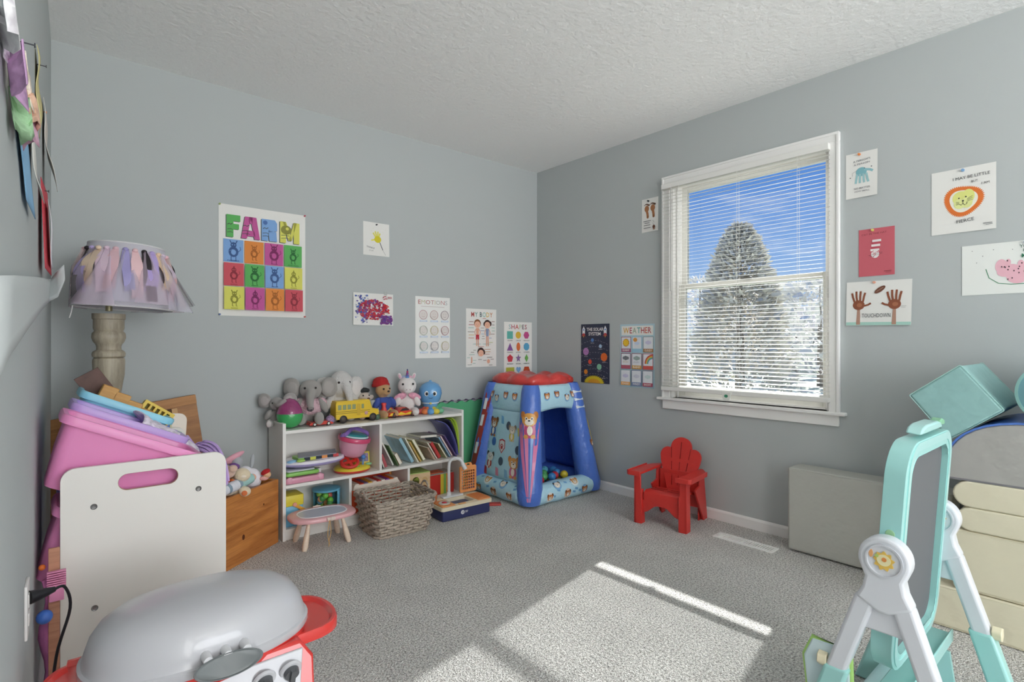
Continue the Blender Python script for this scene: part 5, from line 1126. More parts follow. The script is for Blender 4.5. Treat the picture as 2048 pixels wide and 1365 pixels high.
obj('seat_slots', b, t, M('#7c1a18', .6))
b = B(); b.prism([(-.12, .14), (.12, .14), (.12, .06)]+[(.1-.2*k/10, .06+.055*min(1, 3*min(k/10, 1-k/10))) for k in range(1, 10)]+[(-.12, .06)], -.137, -.128, 'y'); obj('front_apron', b, t, rd, bevel=.002)
for sg in (-1, 1):
    b = B(); b.prism([(sg*.115, 0), (sg*.16, 0), (sg*.155, .29), (sg*.12, .29)], -.15, -.138, 'y'); b.prism([(-.15, 0), (-.095, 0), (-.105, .29), (-.15, .29)], sg*.148, sg*.16, 'x'); b.prism([(-.15, 0), (-.105, 0), (-.12, .2), (-.15, .2)], sg*.112, sg*.12, 'x'); obj('front_leg', b, t, rd, bevel=.002)
    b = B(); b.prism([(.02, .2), (.15, 0), (.205, 0), (.15, .29), (.1, .29), (.09, .215)], sg*.128, sg*.14, 'x'); b.prism([(.125, 0), (.17, 0), (.15, .2), (.12, .2)], sg*.112, sg*.12, 'x'); b.prism([(sg*.116, 0), (sg*.14, 0), (sg*.14, .2), (sg*.116, .2)], .158, .168, 'y'); obj('rear_leg', b, t, rd, bevel=.002)
    b = B(); pts = [(-.178, .11), (-.178, .178), (-.165, .19), (.06, .185), (.1, .17), (.15, .135), (.15, .115)]; b.prism([(sg*v, u) for u, v in pts], .289, .303, 'z'); b.prism([(sg*v, u) for u, v in [(-.182, .106), (-.182, .182), (-.17, .196), (.07, .192), (.07, .186), (-.165, .188), (-.176, .178), (-.176, .106)]], .282, .31, 'z'); obj('armrest', b, t, rd, bevel=.003)
obj('rear_apron', B().box(-.12, .12, .108, .118, .08, .28), t, rd, bevel=.002)

# floor vent
t = thing('floor_register', 'white slotted metal floor vent in the carpet beneath the window', 'floor vent', (-.245, -1.857, 0))
b = B(); b.prism([(-.04, -.165), (.045, -.165), (.045, .155), (-.04, .155)], 0, .005, 'z', holes=[[(-.022+.0, -.15+k*.0125), (.027, -.15+k*.0125), (.027, -.144+k*.0125), (-.022, -.144+k*.0125)] for k in range(24)]); obj('grille', b, t, M('#f4f3f0', .4)); obj('damper', B().box(-.03, .035, -.155, .0, .0003, .001), t, M('#6f7070', .6)); obj('damper', B().box(-.03, .035, .0, .145, .0003, .001), t, M('#c9c7c2', .6)) 

# ---------------------------------------------------------------- soft foam blocks
def soft(name, label, x0, x1, y0, y1, z0, z1, m, r=.012, cat='foam block', seams=True, group=None):
    t = thing(name, label, cat, ((x0+x1)/2, (y0+y1)/2, z0), group=group); cx_, cy_ = (x0+x1)/2, (y0+y1)/2
    b = B(); b.box(x0-cx_, x1-cx_, y0-cy_, y1-cy_, 0, z1-z0); obj('foam_body', b, t, m, bevel=r, seg=4, smooth=60)
    if seams:
        b = B(); i = r*.3
        for z in (r*.35, z1-z0-r*.35): p = rrect(x0-cx_+i-.002, x1-cx_-i+.002, y0-cy_+i-.002, y1-cy_-i+.002, r, 4); b.tube([(x, y, z) for x, y in p+[p[0]]], .0012, 5, cap=False)
        obj('seam', b, t, m)
    return t
gy_ = M('#b5b5ae', .5, bump=(14, .35, .02)); crm = M('#d8d2ba', .5, bump=(10, .3, .02))
soft('grey_foam_block', 'flat grey foam block leaning upright against the wall under the window', -.178, -.03, -2.72, -2.054, .008, .422, gy_)
FX0, FX1 = -.505, -.09; YE = -4.0
soft('cream_foam_block', 'low cream foam block, bottom of the stack at the right', -.515, FX1, YE, -2.692, .0, .152, crm)
soft('cream_foam_block', 'thick square cream foam block second from the floor in the stack', FX0, FX1, YE, -2.782, .153, .372, crm)
for z0, z1, yl, lab in ((.373, .458, -2.792, 'lower round-ended cream bolster in the foam stack'), (.459, .553, -2.782, 'upper round-ended cream bolster beneath the grey arch')):
    t = thing('cream_bolster', lab, 'bolster', ((FX0+FX1)/2, -3.3, z0)); r = (z1-z0)/2
    prof = [(yl+3.3-r+r*cos(R(90-180*k/14)), r+r*sin(R(90-180*k/14))) for k in range(15)]+[(YE+3.3, 0), (YE+3.3, 2*r)]; b = B(); b.prism(prof, -(FX1-FX0)/2, (FX1-FX0)/2, 'x'); obj('foam_body', b, t, crm, bevel=.006, seg=3, smooth=40)
# grey arch with blue top
t = thing('foam_arch', 'grey half-round foam arch with a blue vinyl top on the cream bolsters', 'foam block', (-.3, -3.02, .554)); gm2 = M('#a5a4a0', .5, bump=(12, .3, .02)); blm = M('#4f74c0', .4, coat=.2)
arcp = [(.265*math.copysign(abs(cos(R(a)))**.8, cos(R(a))), .222*abs(sin(R(a)))**.8) for a in range(0, 181, 9)]
obj('foam_body', B().prism(arcp, -.2, .2, 'x'), t, gm2, bevel=.004, smooth=30)
b = B(); o2 = [(u*1.022, v*1.03) for u, v in arcp]; b.loft([[(x, o[0], o[1]) for o in arcp]+[(x, o[0], o[1]) for o in reversed(o2)] for x in (-.204, .204)]); obj('top_cover', b, t, blm, smooth=40)
obj('base_zip', B().box(-.202, .202, -.262, .262, -.0005, .006), t, M('#77767a', .5))
# teal block, tilted
tl = M('#90b9b7', .5, bump=(12, .3, .02), var=.03); a_ = (-2.649, .853); c_ = (-2.803, .974); ang = math.atan2(c_[1]-a_[1], c_[0]-a_[0])
t = thing('teal_foam_block', 'teal foam block tilted on its edge on top of the grey arch', 'foam block', (-.3, 0, 0)); L_ = .197
mid = Vector((0, (-2.649-2.924)/2, (.853+.819)/2)); t.location = (-.3, mid.y, mid.z)
b = B(); b.box(-.2, .2, -L_/2, L_/2, -L_/2, L_/2); o = obj('foam_body', b, t, tl, bevel=.008, seg=4, smooth=60); t.rotation_euler = (ang, 0, 0)
b = B()
for x in (-.199, .199): p = rrect(-L_/2-.001, L_/2+.001, -L_/2-.001, L_/2+.001, .006); b.tube([(x, u, v) for u, v in p+[p[0]]], .0014, 5, cap=False)
obj('seam', b, t, M('#a3ccc6', .5))
t = thing('teal_foam_cylinder', 'teal foam cylinder lying on the grey arch at the right frame edge', 'foam cylinder', (-.3, -3.06, .886)); b = B(); b.at((0, 0, 0), (0, R(90), 0)); b.lathe([(0, -.2), (.1, -.2), (.105, -.195), (.108, -.185), (.108, .185), (.1, .2), (0, .2)], 48); obj('foam_body', b, t, M('#7eaeb8', .5), smooth=50)
b = B(); b.at((0, 0, 0), (0, R(90), 0)); b.lathe([(.1, -.2015), (.109, -.1985), (.1095, -.185), (.1, -.19)], 48); obj('seam', b, t, M('#93c3be', .5))

# ---------------------------------------------------------------- child's easel
t = thing('child_easel', 'teal and white plastic easel with a dark chalkboard, in the right foreground', 'easel', (-1.31, -2.855, 0)); EO = Vector((-1.31, -2.855, 0))
tq = M('#9cd0cc', .28, coat=.3, bump=(12, .08, .01)); tq2 = M('#a8d6d3', .28, coat=.3); wt = M('#d3d6dc', .3, coat=.3); knob = M('#e3dabc', .4)
def yz(pts, x): return [(lambda q: (q[0]-EO.y, q[1]))(rw(px, py, x)) for px, py in pts]
def plate(name, pts, x0, x1, m, bevel=.006, holes=(), par=None):
    b = B(); b.prism(pts, x0-EO.x, x1-EO.x, 'x', holes=holes); return obj(name, b, par or t, m, bevel=bevel, seg=3, smooth=50)
hub = [(-.0, .55)]
for side, X0, X1 in (('near', -1.575, -1.54), ('far', -1.095, -1.06)):
    hy = -.002; hz = .552; k = 1
    head = [(hy+.053*cos(R(a)), hz+.053*sin(R(a))) for a in range(-20, 201, 10)]
    lft = [(hy-.04, hz-.05), (hy-.045, hz-.07), (hy-.058, hz-.105)]; rgt = [(hy+.058, hz-.105), (hy+.045, hz-.07), (hy+.04, hz-.05)]
    neck = head[:0]+[(hy+.058, hz-.1), (hy+.044, hz-.07), (hy+.039, hz-.045)]+head+[(hy-.039, hz-.045), (hy-.044, hz-.07), (hy-.058, hz-.1), (hy-.01, hz-.125), (hy+.01, hz-.125)]
    o = plate('hub_head', neck, X0-.004, X1+.004, wt, .008)
    xf = X0-.004-EO.x
    b = B(); b.at((xf, hy-.002, hz), (0, R(-90), 0)); b.lathe([(.036, .0), (.038, .001), (.038, .004), (.034, .004), (.033, .0)], 32); obj('hub_ring', b, o, M('#c9ccd2', .35))
    q = random.Random(3); b = B(); b.mat(M('#dcb85a', .5)); pts = [((.019+.003*sin(9*a))*cos(a)+hy-.002, (.02+.003*sin(9*a))*sin(a)+hz) for a in [2*PI*i/36 for i in range(36)]]
    b.prism(pts, xf-.0022, xf, 'x'); b.mat(M('#e4dcae', .5)); b.prism(circ(hy-.002, hz+.002, .014, .013), xf-.003, xf, 'x'); b.mat(M('#d68a48', .5)); b.prism(circ(hy-.003, hz+.004, .005), xf-.0036, xf, 'x'); b.mat(M('#a9bc6a', .5)); b.prism(circ(hy+.012, hz+.01, .004), xf-.0036, xf, 'x'); b.mat(M('#d9a06a', .5)); b.prism(circ(hy+.024, hz+.012, .004, .009), xf-.0024, xf, 'x'); obj('hub_sticker', b, o)
    for sg in (-1, 1):
        z1, z2 = hz-.098, .24; y1o, y1i = sg*.058, sg*.012; sl = .33
        W = lambda z: sg*(.058+(z1-z)*sl); I = lambda z: sg*(.010+(z1-z)*sl*.99)
        o = plate('upper_leg', [(y1i, z1+.004), (y1o, z1+.004), (W(z2), z2), (I(z2)+sg*.003, z2)], X0-.001, X1+.001, wt, .009)
        o = plate('lower_leg', [(I(z2+.02)-sg*.003, z2+.02), (W(z2+.02)+sg*.003, z2+.02), (W(.02)+sg*.004, .012), (W(.0)+sg*.004, 0), (I(.0)-sg*.01, 0), (I(.1)-sg*.006, .1)], X0-.004, X1+.004, tq, .008)
        b = B(); yk = W(.262)+sg*.008; b.at((0, yk, .262), (R(-90*sg), 0, 0)); pr = [(.019*(1 if (i//2) % 2 else .9)*cos(2*PI*i/24), .019*(1 if (i//2) % 2 else .9)*sin(2*PI*i/24)) for i in range(24)]; b.prism([(u+(X0+X1)/2-EO.x, v) for u, v in pr], -.008, .014, 'z'); obj('leg_knob', b, t, knob, bevel=.002)
    plate('hub_web', [(-.05, .45), (.05, .45), (.065, .40), (.04, .378), (-.04, .378), (-.065, .40)], X0+.008, X1-.008, wt, .004)
    # ribbed web of each pair of legs, near the floor
    plate('side_tray_wall', [(-.05, .02), (.05, .02), (.03, .17), (-.03, .17)], (X0+X1)/2-.006, (X0+X1)/2+.006, tq2, .002)
TILT = R(4)
fr = rrect(-.225, .22, -.29, .275, .085, 8); inner = rrect(-.18, .175, -.255, .238, .05, 8)
b = B(); b.prism(fr, -.022, .022, 'y', holes=[inner]); fo = obj('board_frame', b, t, tq, bevel=.007, seg=3, smooth=60, loc=(0, 0, .545), rot=(TILT, 0, 0))
b = B(); b.prism(rrect(-.205, .2, -.285, .272, .07, 8), -.0245, -.019, 'y', holes=[rrect(-.19, .185, -.268, .252, .056, 8)]); obj('frame_bead', b, fo, tq2, smooth=50)
obj('chalkboard', B().prism(rrect(-.182, .177, -.257, .24, .05, 8), -.008, .008, 'y'), fo, M('#5f6164', .7))
b = B(); b.prism([(-.1, .285), (-.08, .3), (-.05, .306), (.06, .306), (.09, .3), (.11, .285)], -.018, .018, 'y'); obj('paper_clip', b, fo, tq2, bevel=.005, seg=3)
b = B(); b.prism([(.1, .288), (.16, .288), (.155, .3), (.13, .306), (.105, .3)], -.012, .012, 'y'); obj('clip_button', b, fo, M('#7fb894', .4), bevel=.003)
b = B(); b.at((-.224, 0, .06), (0, R(-90), 0)); b.lathe([(0, .0025), (.009, .002), (.011, 0), (0, 0)], 20); obj('frame_sticker', b, fo, M('#9cc79a', .4))
obj('board_magnet', B().ell((-.135, -.012, -.155), (.014, .008, .022)), fo, M('#c9cf50', .35))
b = B(); b.box(-.235, .24, -.03, .03, .20, .222); b.box(-.235, .24, -.036, -.03, .2, .235); obj('cross_tray', b, t, tq, bevel=.004)
b = B(); b.rbox(-.23, .235, -.14, .14, .06, .075, .02); obj('lower_tray', b, t, M('#b9d8dc', .3)); b = B()
t2 = thing('green_rimmed_tray', 'pale blue plastic tray with a lime green rim beside the easel leg', 'tray', (-1.6, -2.69, .12), (0, 0, 0))
b = B(); pts = [(-.05, .0), (.045, .0), (.06, .14), (.04, .19), (-.045, .19)]; b.prism(pts, -.01, .01, 'x'); t2.location = (-1.55, -2.735, .11); obj('tray_panel', b, t2, M('#c3d6da', .35), bevel=.004)
b = B(); b.tube([(0, u, v) for u, v in pts+[pts[0]]], .007, 8, cap=False); obj('tray_rim', b, t2, M('#a3cc74', .4), smooth=60)
t2 = thing('yellow_paint_bottle', 'pale yellow paint bottle lying in the easel tray', 'bottle', (-1.47, -2.88, .135), (R(80), 0, R(50))); obj('bottle', B().lathe([(0, 0), (.022, 0), (.026, .01), (.026, .06), (.012, .085), (.01, .1), (0, .1)], 20), t2, M('#e0da7a', .3)); obj('bottle_tip', B().lathe([(.009, .1), (.011, .1), (.003, .125), (0, .125)], 14), t2, M('#d9d4e6', .3))
t2 = thing('chalk_pen', 'short dark-tipped chalk pen clipped to the left side of the easel leg', 'pen', (-1.56, -2.765, .315), (R(25), 0, 0)); obj('pen_body', B().lathe([(0, -.03), (.006, -.03), (.006, .02), (0, .02)], 12), t2, knob); obj('pen_tip', B().lathe([(.004, .02), (.002, .032), (0, .032)], 12), t2, BLACK)
# ---------------------------------------------------------------- toy organiser with tilted bins (left foreground)
OX0, OX1, OY0, OY1 = -3.022, -2.606, -1.306, -.615
t = thing('toy_organizer', 'white toy organiser with an oval handle hole in its tall side panel', 'toy storage', (-2.81, -.96, 0)); OO = Vector((-2.81, -.96, 0))
pm = M('#dedbd5', .45); 
def opanel(y0, y1, scr):
    out = [(OX0-OO.x, 0), (OX1-OO.x, 0)]+[(OX1-OO.x-.035+.035*cos(R(a)), .705-.035+.035*sin(R(a))) for a in range(0, 91, 15)]+[(OX0-OO.x+.035+.035*cos(R(a)), .705-.035+.035*sin(R(a))) for a in range(90, 181, 15)]
    c, z, hw_, r = (-2.816-OO.x), .648, .052, .0245
    hole = [(c+hw_+r*cos(R(a)), z+r*sin(R(a))) for a in range(-90, 91, 15)]+[(c-hw_+r*cos(R(a)), z+r*sin(R(a))) for a in range(90, 271, 15)]
    b = B(); b.prism(out, y0-OO.y, y1-OO.y, 'y', holes=[hole]); o = obj('side_panel', b, t, pm, bevel=.0015)
    if scr:
        b = B(); b.prism([(p[0], p[1]) for p in hole], y0-OO.y+.0005, y1-OO.y-.0005, 'y', holes=[[(c+(p[0]-c)*.985, z+(p[1]-z)*.97) for p in hole]]); obj('hole_edge', b, o, M('#b8a48c', .6))
        for px, pz in ((-2.685, .596), (-2.948, .590), (-2.685, .306), (-2.946, .301)):
            b = B(); b.at((px-OO.x, y0-OO.y, pz), (R(90), 0, 0)); b.lathe([(0, .0014), (.003, .0014), (.0035, .0002), (.0055, .0003), (.0075, .0018), (.0085, .0002), (.0085, -.001), (0, -.001)], 20); obj('screw', b, t, M('#8e8d8c', .25, metal=.8), smooth=30)
opanel(OY0, OY0+.014, True); opanel(OY1-.014, OY1, False)
b = B()
for x, z in ((-2.99, .80-.14), (-2.66, .56), (-2.99, .42), (-2.66, .30)): b = B(); b.tube([(x-OO.x+.0, OY0-OO.y+.014, z), (x-OO.x, OY1-OO.y-.014, z)], .009, 12); obj('dowel_rail', b, t, wood('#c8a878', '#dcc094', 5))
def bin_(label, loc, c, tilt=25, L=.362, Wy=.2, Dp=.2):
    t = thing('storage_bin', label, 'bin', loc, (0, R(tilt), 0), 'plastic bins of the organiser'); m = M(c, .35, sss=.15)
    b = B(); rings = []
    for z, i, k in ((-Dp, .035, 0), (-Dp*.5, .014, 0), (0, 0, 0), (.0, .003, 1), (-Dp*.5, .017, 1), (-Dp+.004, .038, 1)): rings.append([(x, y, z) for x, y in rrect(i, L-i, i*.6, Wy-i*.6, .03, 5)])
    b.loft(rings); obj('body', b, t, m, smooth=50)
    b = B(); rings = []
    for z, o_ in ((-.022, .001), (-.022, -.012), (-.004, -.014), (.003, -.011), (.003, -.002), (0, .002)): rings.append([(x, y, z) for x, y in rrect(o_, L-o_, o_, Wy-o_, .032, 5)])
    b.loft(rings, cap=False); obj('rim', b, t, m, smooth=40); return t
bin_('large pink plastic bin tilted in the organiser, nearest the camera', (-3.003, -1.272, .850), '#e48fc0')
bin_('lavender plastic bin tilted in the organiser behind the pink one', (-2.975, -1.055, .862), '#bfa3e0', L=.33)
bin_('light blue plastic bin tilted in the organiser, farthest from the camera', (-2.945, -.838, .885), '#8fd0e4', L=.285)
bin_('pink plastic bin in the lower row of the organiser, its corner seen at the left', (-3.02, -1.272, .60-.01), '#e48fc0')
bin_('lower lavender plastic bin hidden behind the tall white side panel', (-3.005, -1.062, .59), '#bfa3e0')
# contents
wdb = wood('#bf8a48', '#cf9c58', 6)
for i, (px, py) in enumerate(((208, 799), (232, 813), (256, 829), (279, 844))):
    x, z = bw(px, py, -.75); s_ = .052
    t2 = obj('wooden_block', B().box(-s_/2, s_/2, -s_/2, s_/2, -s_/2, s_/2), mat=wdb, bevel=.003, loc=(x+.012, -.75, z+.022), rot=(0, R(25), 0))
    tag(t2, '%s of four tan wooden blocks lined up along the light blue bin' % ['leftmost', 'second from the left', 'third from the left', 'rightmost'][i], 'block', 'tan wooden blocks')
x, z = bw(200, 782, -.66); t2 = obj('brown_board', B().box(-.042, .042, -.004, .004, -.06, .08), mat=M('#5a3a30', .5, var=.25, vscale=20), bevel=.001, loc=(x, -.655, z), rot=(0, R(-32), 0)); tag(t2, 'dark brown wooden board standing in the light blue bin before the lamp post', 'board')
x, z = bw(314, 832, -.74); t2 = thing('yellow_slatted_toy', 'yellow slatted plastic toy basket lying on the bins beside the tan blocks', 'toy', (x, -.7, z), (R(-10), R(36), 0))
b = B(); b.prism(rrect(-.06, .06, -.034, .034, .003), -.002, .03, 'y', holes=[[(-.048+k*.02, -.024), (-.036+k*.02, -.024), (-.036+k*.02, -.002), (-.048+k*.02, -.002)] for k in range(5)]+[[(-.048+k*.02, .002), (-.036+k*.02, .002), (-.036+k*.02, .024), (-.048+k*.02, .024)] for k in range(5)]); obj('slatted_panel', b, t2, M('#d8b82c', .35)); obj('inside', B().box(-.05, .05, .025, .03, -.026, .026), t2, M('#7c7a38', .6))
for i, (px, py, c, lab) in enumerate(((288, 858, '#33509c', 'dark blue toy block wedged beneath the yellow slatted toy'), (304, 862, '#a8503c', 'rust red toy stick wedged under the yellow slatted toy'))):
    x, z = bw(px, py, -.76); t2 = obj('toy_stick', B().rbox(-.055, .055, -.01, .01, -.01, .01, .003), mat=M(c, .4), loc=(x, -.76, z-.006), rot=(0, R(38), 0)); tag(t2, lab, 'toy')
x, z = bw(308, 874, -.85); t2 = thing('blue_party_hat', 'blue patterned cone hat lying on its side in the lavender bin', 'hat', (x+.035, -.85, z-.012), (0, R(-68), 0)); obj('cone', B().lathe([(.052, 0), (.004, .13), (0, .131)], 24), t2, M('#5a74c4', .6, var=.35, vscale=30), solid=.002); obj('trim', B().lathe([(.05, -.001), (.055, 0), (.053, .006), (.05, .004)], 24), t2, M('#cfc9a0', .7))
for i, (px, py, y_, r, c, lab, nm) in enumerate(((336, 866, -.72, .024, '#c8b050', 'mustard knitted ball beside the blue cone hat', 'knitted_ball'), (343, 884, -.88, .022, '#dd90a4', 'pink fabric scrap between the blue hat and the green roll', 'fabric_roll'), (353, 884, -.9, .014, '#9fd0b0', 'pale green fabric roll standing in the bin', 'fabric_roll'))):
    x, z = bw(px, py, y_); b = B().ell((0, 0, 0), (r, r, r)) if nm == 'knitted_ball' else B().at((0, 0, 0), (0, R(8), 0)).lathe([(0, -.04), (r*.8, -.04), (r, .02), (r*.85, .04), (0, .042)], 14); t2 = obj(nm, b, mat=M(c, .9, bump=(60, .8, .006)), loc=(x, y_, z-.004)); tag(t2, lab, 'toy')
# cream rounded board
x, z = bw(350, 862, -.58); t2 = obj('cream_board', B().prism(rrect(-.1, .06, -.16, .075, .03), -.006, .006, 'y'), mat=M('#e3d8cc', .5), bevel=.002, loc=(x-.02, -.585, z), rot=(R(-4), R(4), 0)); tag(t2, 'cream rounded board standing behind the bins before the wooden panel', 'board')
# floral cloth and lilac cords
b = B(); b.surf(lambda u, v: (-2.80+.17*u+.012*sin(9*v), -1.0+.22*v, .775-.125*u+.012*sin(11*u+5*v)+.03*sin(PI*v)), 14, 14); t2 = obj('floral_cloth', b, mat=M('#ddd3e2', .9, var=.35, vscale=45), solid=.004, smooth=80); tag(t2, 'crumpled white and pink floral cloth spilling from the lavender bin', 'cloth')
b = B(); q = random.Random(8)
for k in range(26):
    o1, o2, o3 = q.uniform(-.02, .02), q.uniform(-.03, .03), q.uniform(-.014, .014)
    P = [at(366+o2*60, 876, 1, -.8), at(384, 898, 1, -.86), at(402, 892-o1*300, 1, -.9), at(424, 902-o1*300, 1, -.95), at(440, 930, 1, -1.0), at(446, 965, 1, -1.02)]
    b.tube(smooth_path([p+Vector((o1*.8, o2, o3)) for p in P], 4), .0032, 5)
t2 = obj('lilac_cord_bundle', b, mat=M('#c2a6da', .85)); tag(t2, 'bundle of lilac cords hanging over the organiser top towards the chest', 'cord')

# ---------------------------------------------------------------- wooden toy chest, set diagonally
e1 = Vector((-.792, -.610, 0)); ang = math.atan2(e1.y, e1.x)-PI        # local -x runs to the left along the front
t = thing('wooden_toy_chest', 'open pine toy chest standing diagonally between organiser and shelf', 'chest', (-2.113, -.257, 0), ang)
pine = wood('#9c5a26', '#cf8a48', 2.2, .4); L_, D_, H_ = .595, .27, .335
def cb(name, *a): return obj(name, B().box(*a), t, pine, bevel=.002)
cb('front_panel', -L_, 0, 0, .018, 0, H_); cb('rear_panel', -L_, 0, D_-.018, D_, 0, H_); cb('end_panel', -L_, -L_+.018, .018, D_-.018, 0, H_); cb('end_panel', -.018, 0, .018, D_-.018, 0, H_); cb('bottom', -L_+.018, -.018, .018, D_-.018, .02, .035)
for x, z, r in ((-.27, .12, .009), (-.12, .235, .004)): obj('wood_knot', B().prism(circ(x, z, r, r*1.5, 14), -.0006, .002, 'y'), t, M('#5c2c18', .5))
def local(u, v, z): return Vector((-2.113, -.257, 0))+e1*u+Vector((-.610, .792, 0))*v+Vector((0, 0, z))
def soft_toy(name, label, parts, tubes, loc, c, rot=(0, 0, 0), sc=1, extra=()):
    t = thing(name, label, 'plush toy', loc, rot, sc=sc); obj('body', plush_body(parts, tubes), t, M(c, .95, bump=(110, .6, .005), sheen=.3), remesh=.004/sc if sc < 1 else .004)
    for nm, ps, cc in extra:
        b = B(); [b.ell(cn, r_, 12, 8, *(ro[0] if ro else ())) for cn, r_, *ro in ps]; obj(nm, b, t, M(cc, .9))
    return t
def P3(px, py, y): p = at(px, py, 1, y); return (p.x, y, p.z)
soft_toy('plush_bunny', 'cream plush bunny with orange bow tie in the toy chest', [((0, 0, -.035), (.05, .045, .05)), ((.02, -.01, .035), (.042, .04, .036)), ((.05, -.05, -.04), (.03, .04, .025)), ((-.03, -.05, -.045), (.03, .04, .025))], (), P3(474, 962, -.365), '#e6d6b8', (0, R(10), R(-20)), .92,
         [('bow', [((.0, -.035, .0), (.035, .012, .01), ((0, .3, 0),)), ((-.035, -.03, -.02), (.012, .01, .03))], '#d8682c'), ('paw_pad', [((.052, -.088, -.04), (.014, .004, .014))], '#d87848'), ('cheek', [((.03, -.045, .035), (.014, .006, .01))], '#f0e4d0')])
soft_toy('plush_rabbit', 'white plush rabbit with grey ears sitting in the toy chest', [((0, 0, 0), (.045, .042, .058)), ((-.03, -.005, .05), (.032, .03, .028))], (), P3(505, 958, -.27), '#e8e4ea', (0, R(-8), R(-15)), .95,
         [('ear', [((.012, 0, .095), (.011, .008, .038), ((0, R(14), 0),)), ((-.045, 0, .06), (.018, .012, .022))], '#b0b4b8')])
soft_toy('plush_mouse', 'grey and pink plush head with long pink ear poking above the chest', [((0, 0, 0), (.03, .028, .034))], (), P3(474, 924, -.33), '#a9abb0', (0, 0, 0), .9, [('ear', [((-.018, -.01, .03), (.058, .01, .016), ((0, R(-24), 0),)), ((-.03, .0, .01), (.03, .01, .018), ((0, R(-24), 0),))], '#dda2b0'), ('scarf', [((-.02, -.02, -.022), (.03, .015, .022))], '#6f4a86')])
t2 = thing('rag_doll', 'rag doll in white and mint striped clothes lying along the chest front', 'doll', (0, 0, 0)); a_, c_ = local(.42, .03, .362), local(.13, .045, .378); m1, m2 = M('#dfe2ea', .9), M('#a8d0cc', .9)
b = B(); n = 12
for k in range(n):
    p, q_ = a_.lerp(c_, .12+.76*k/n), a_.lerp(c_, .12+.76*(k+1)/n); b.mat([m1, m1, M('#8fa4b4', .9), m1][k % 4] if k < 7 else m2); b.tube([p, q_], [.028-.008*abs(k/n-.6)]*2, 12)
b.v = [v for v in b.v]; obj('clothes', b, t2); b = B(); b.ell(a_.lerp(c_, .03), (.026, .022, .022)); obj('foot', b, t2, M('#e6b88c', .9)); b = B(); b.ell(a_.lerp(c_, .93), (.02, .018, .018)); obj('hand', b, t2, M('#e8b4a0', .9))
t2 = thing('small_doll', 'small doll with red cap at the right end of the chest', 'doll', P3(534, 950, -.3)); obj('head', B().ell((0, 0, 0), (.02, .018, .018)), t2, M('#dfb088', .8)); obj('red_cap', B().ell((-.006, .004, .014), (.024, .02, .014), 16, 10, (0, R(-24), 0)), t2, M('#b01c20', .8)); obj('collar', B().ell((-.014, 0, -.016), (.022, .016, .012)), t2, M('#e0a8a0', .8))
t2 = soft_toy('plush_duckling', 'pale yellow plush at the left end of the open chest', [((0, 0, 0), (.03, .03, .05))], (), local(.41, .07, .35), '#d8d48c', (0, 0, 0), 1)
t2 = soft_toy('plush_puppy', 'peach plush puppy lying low in the chest behind the organiser edge', [((0, 0, 0), (.06, .05, .05)), ((.03, -.04, .03), (.035, .035, .03))], (), P3(455, 945, -.42), '#e2c0ac', (0, 0, 0), .6)

# wooden panel leaning on the back wall
t = thing('leaning_board', 'large brown wooden board with a pale batten leaning in the left corner', 'panel', (-2.665, -.045, .055), (R(1), R(-8), 0)); pb = wood('#8a5a34', '#b07c48', 3, .5)
obj('board', B().box(-.36, .30, -.008, .008, .02, .70), t, pb, bevel=.002); obj('batten', B().box(.185, .21, -.02, -.008, .1, .65), t, wood('#c09460', '#d4aa78', 4), bevel=.001); obj('groove', B().box(.168, .185, -.011, -.008, .1, .65), t, M('#5a3418', .6)); obj('edge_strip', B().box(-.37, -.36, -.012, .01, .02, .70), t, M('#4c2a1c', .5)); obj('top_rail', B().box(-.36, .3, -.014, -.008, .655, .70), t, wood('#a06c3c', '#b98450', 3), bevel=.001)

# ---------------------------------------------------------------- lamp with a ribbon shade
LX, LY = -2.848, -.40
t = thing('ribbon_shade_lamp', 'turned wooden floor lamp with pastel and black ribbon shade in the left corner', 'lamp', (LX, LY, 0)); lw_ = wood('#8c8272', '#b0a692', 5, .5, 'Z')
prof = [(.0, .0), (.085, 0), (.088, .02), (.07, .04), (.04, .07), (.035, .3), (.05, .45), (.036, .6), (.03, .75), (.044, .86), (.055, .93), (.057, .99), (.055, 1.0), (.05, 1.003), (.057, 1.008), (.059, 1.02), (.055, 1.03), (.044, 1.037), (.043, 1.05), (.046, 1.06), (.055, 1.073), (.06, 1.09), (.058, 1.107), (.05, 1.117), (.051, 1.12), (.0545, 1.128), (.0545, 1.165), (.0585, 1.168), (.0585, 1.19), (0, 1.19)]; prof = [(r, z*.99) for r, z in prof]
obj('post', B().lathe(prof, 32), t, lw_, smooth=40); obj('stem', B().lathe([(0, 1.19), (.0125, 1.19), (.0125, 1.26), (0, 1.26)], 16), t, M('#9c9474', .35, metal=.5))
sh_ = thing('x', 'x', 'x'); bpy.data.objects.remove(sh_)
z0, z1, r0, r1 = 1.205, 1.468, .178, .135
b = B(); b.surf(lambda u, v: ((r0+(r1-r0)*u)*cos(2*PI*v), (r0+(r1-r0)*u)*sin(2*PI*v), z0+(z1-z0)*u), 3, 48, False, True)
shade = obj('lamp_shade', b, t, M('#cfccd6', .8), solid=.003, smooth=60, rot=(0, R(2.5), 0))
b = B()
for z, r in ((z0, r0), (z1, r1)): b = B(); b.tube([(r*cos(2*PI*k/48), r*sin(2*PI*k/48), z) for k in range(49)], .0035, 6, cap=False); obj('wire_ring', b, shade, M('#d8d6d8', .4))
b = B()
for k in range(3): a = 2*PI*k/3; b.tube([(0, 0, 1.23), (r0*cos(a), r0*sin(a), z0)], .0015, 5)
obj('spider_wires', b, shade, M('#d8d6d8', .4)); q = random.Random(21)
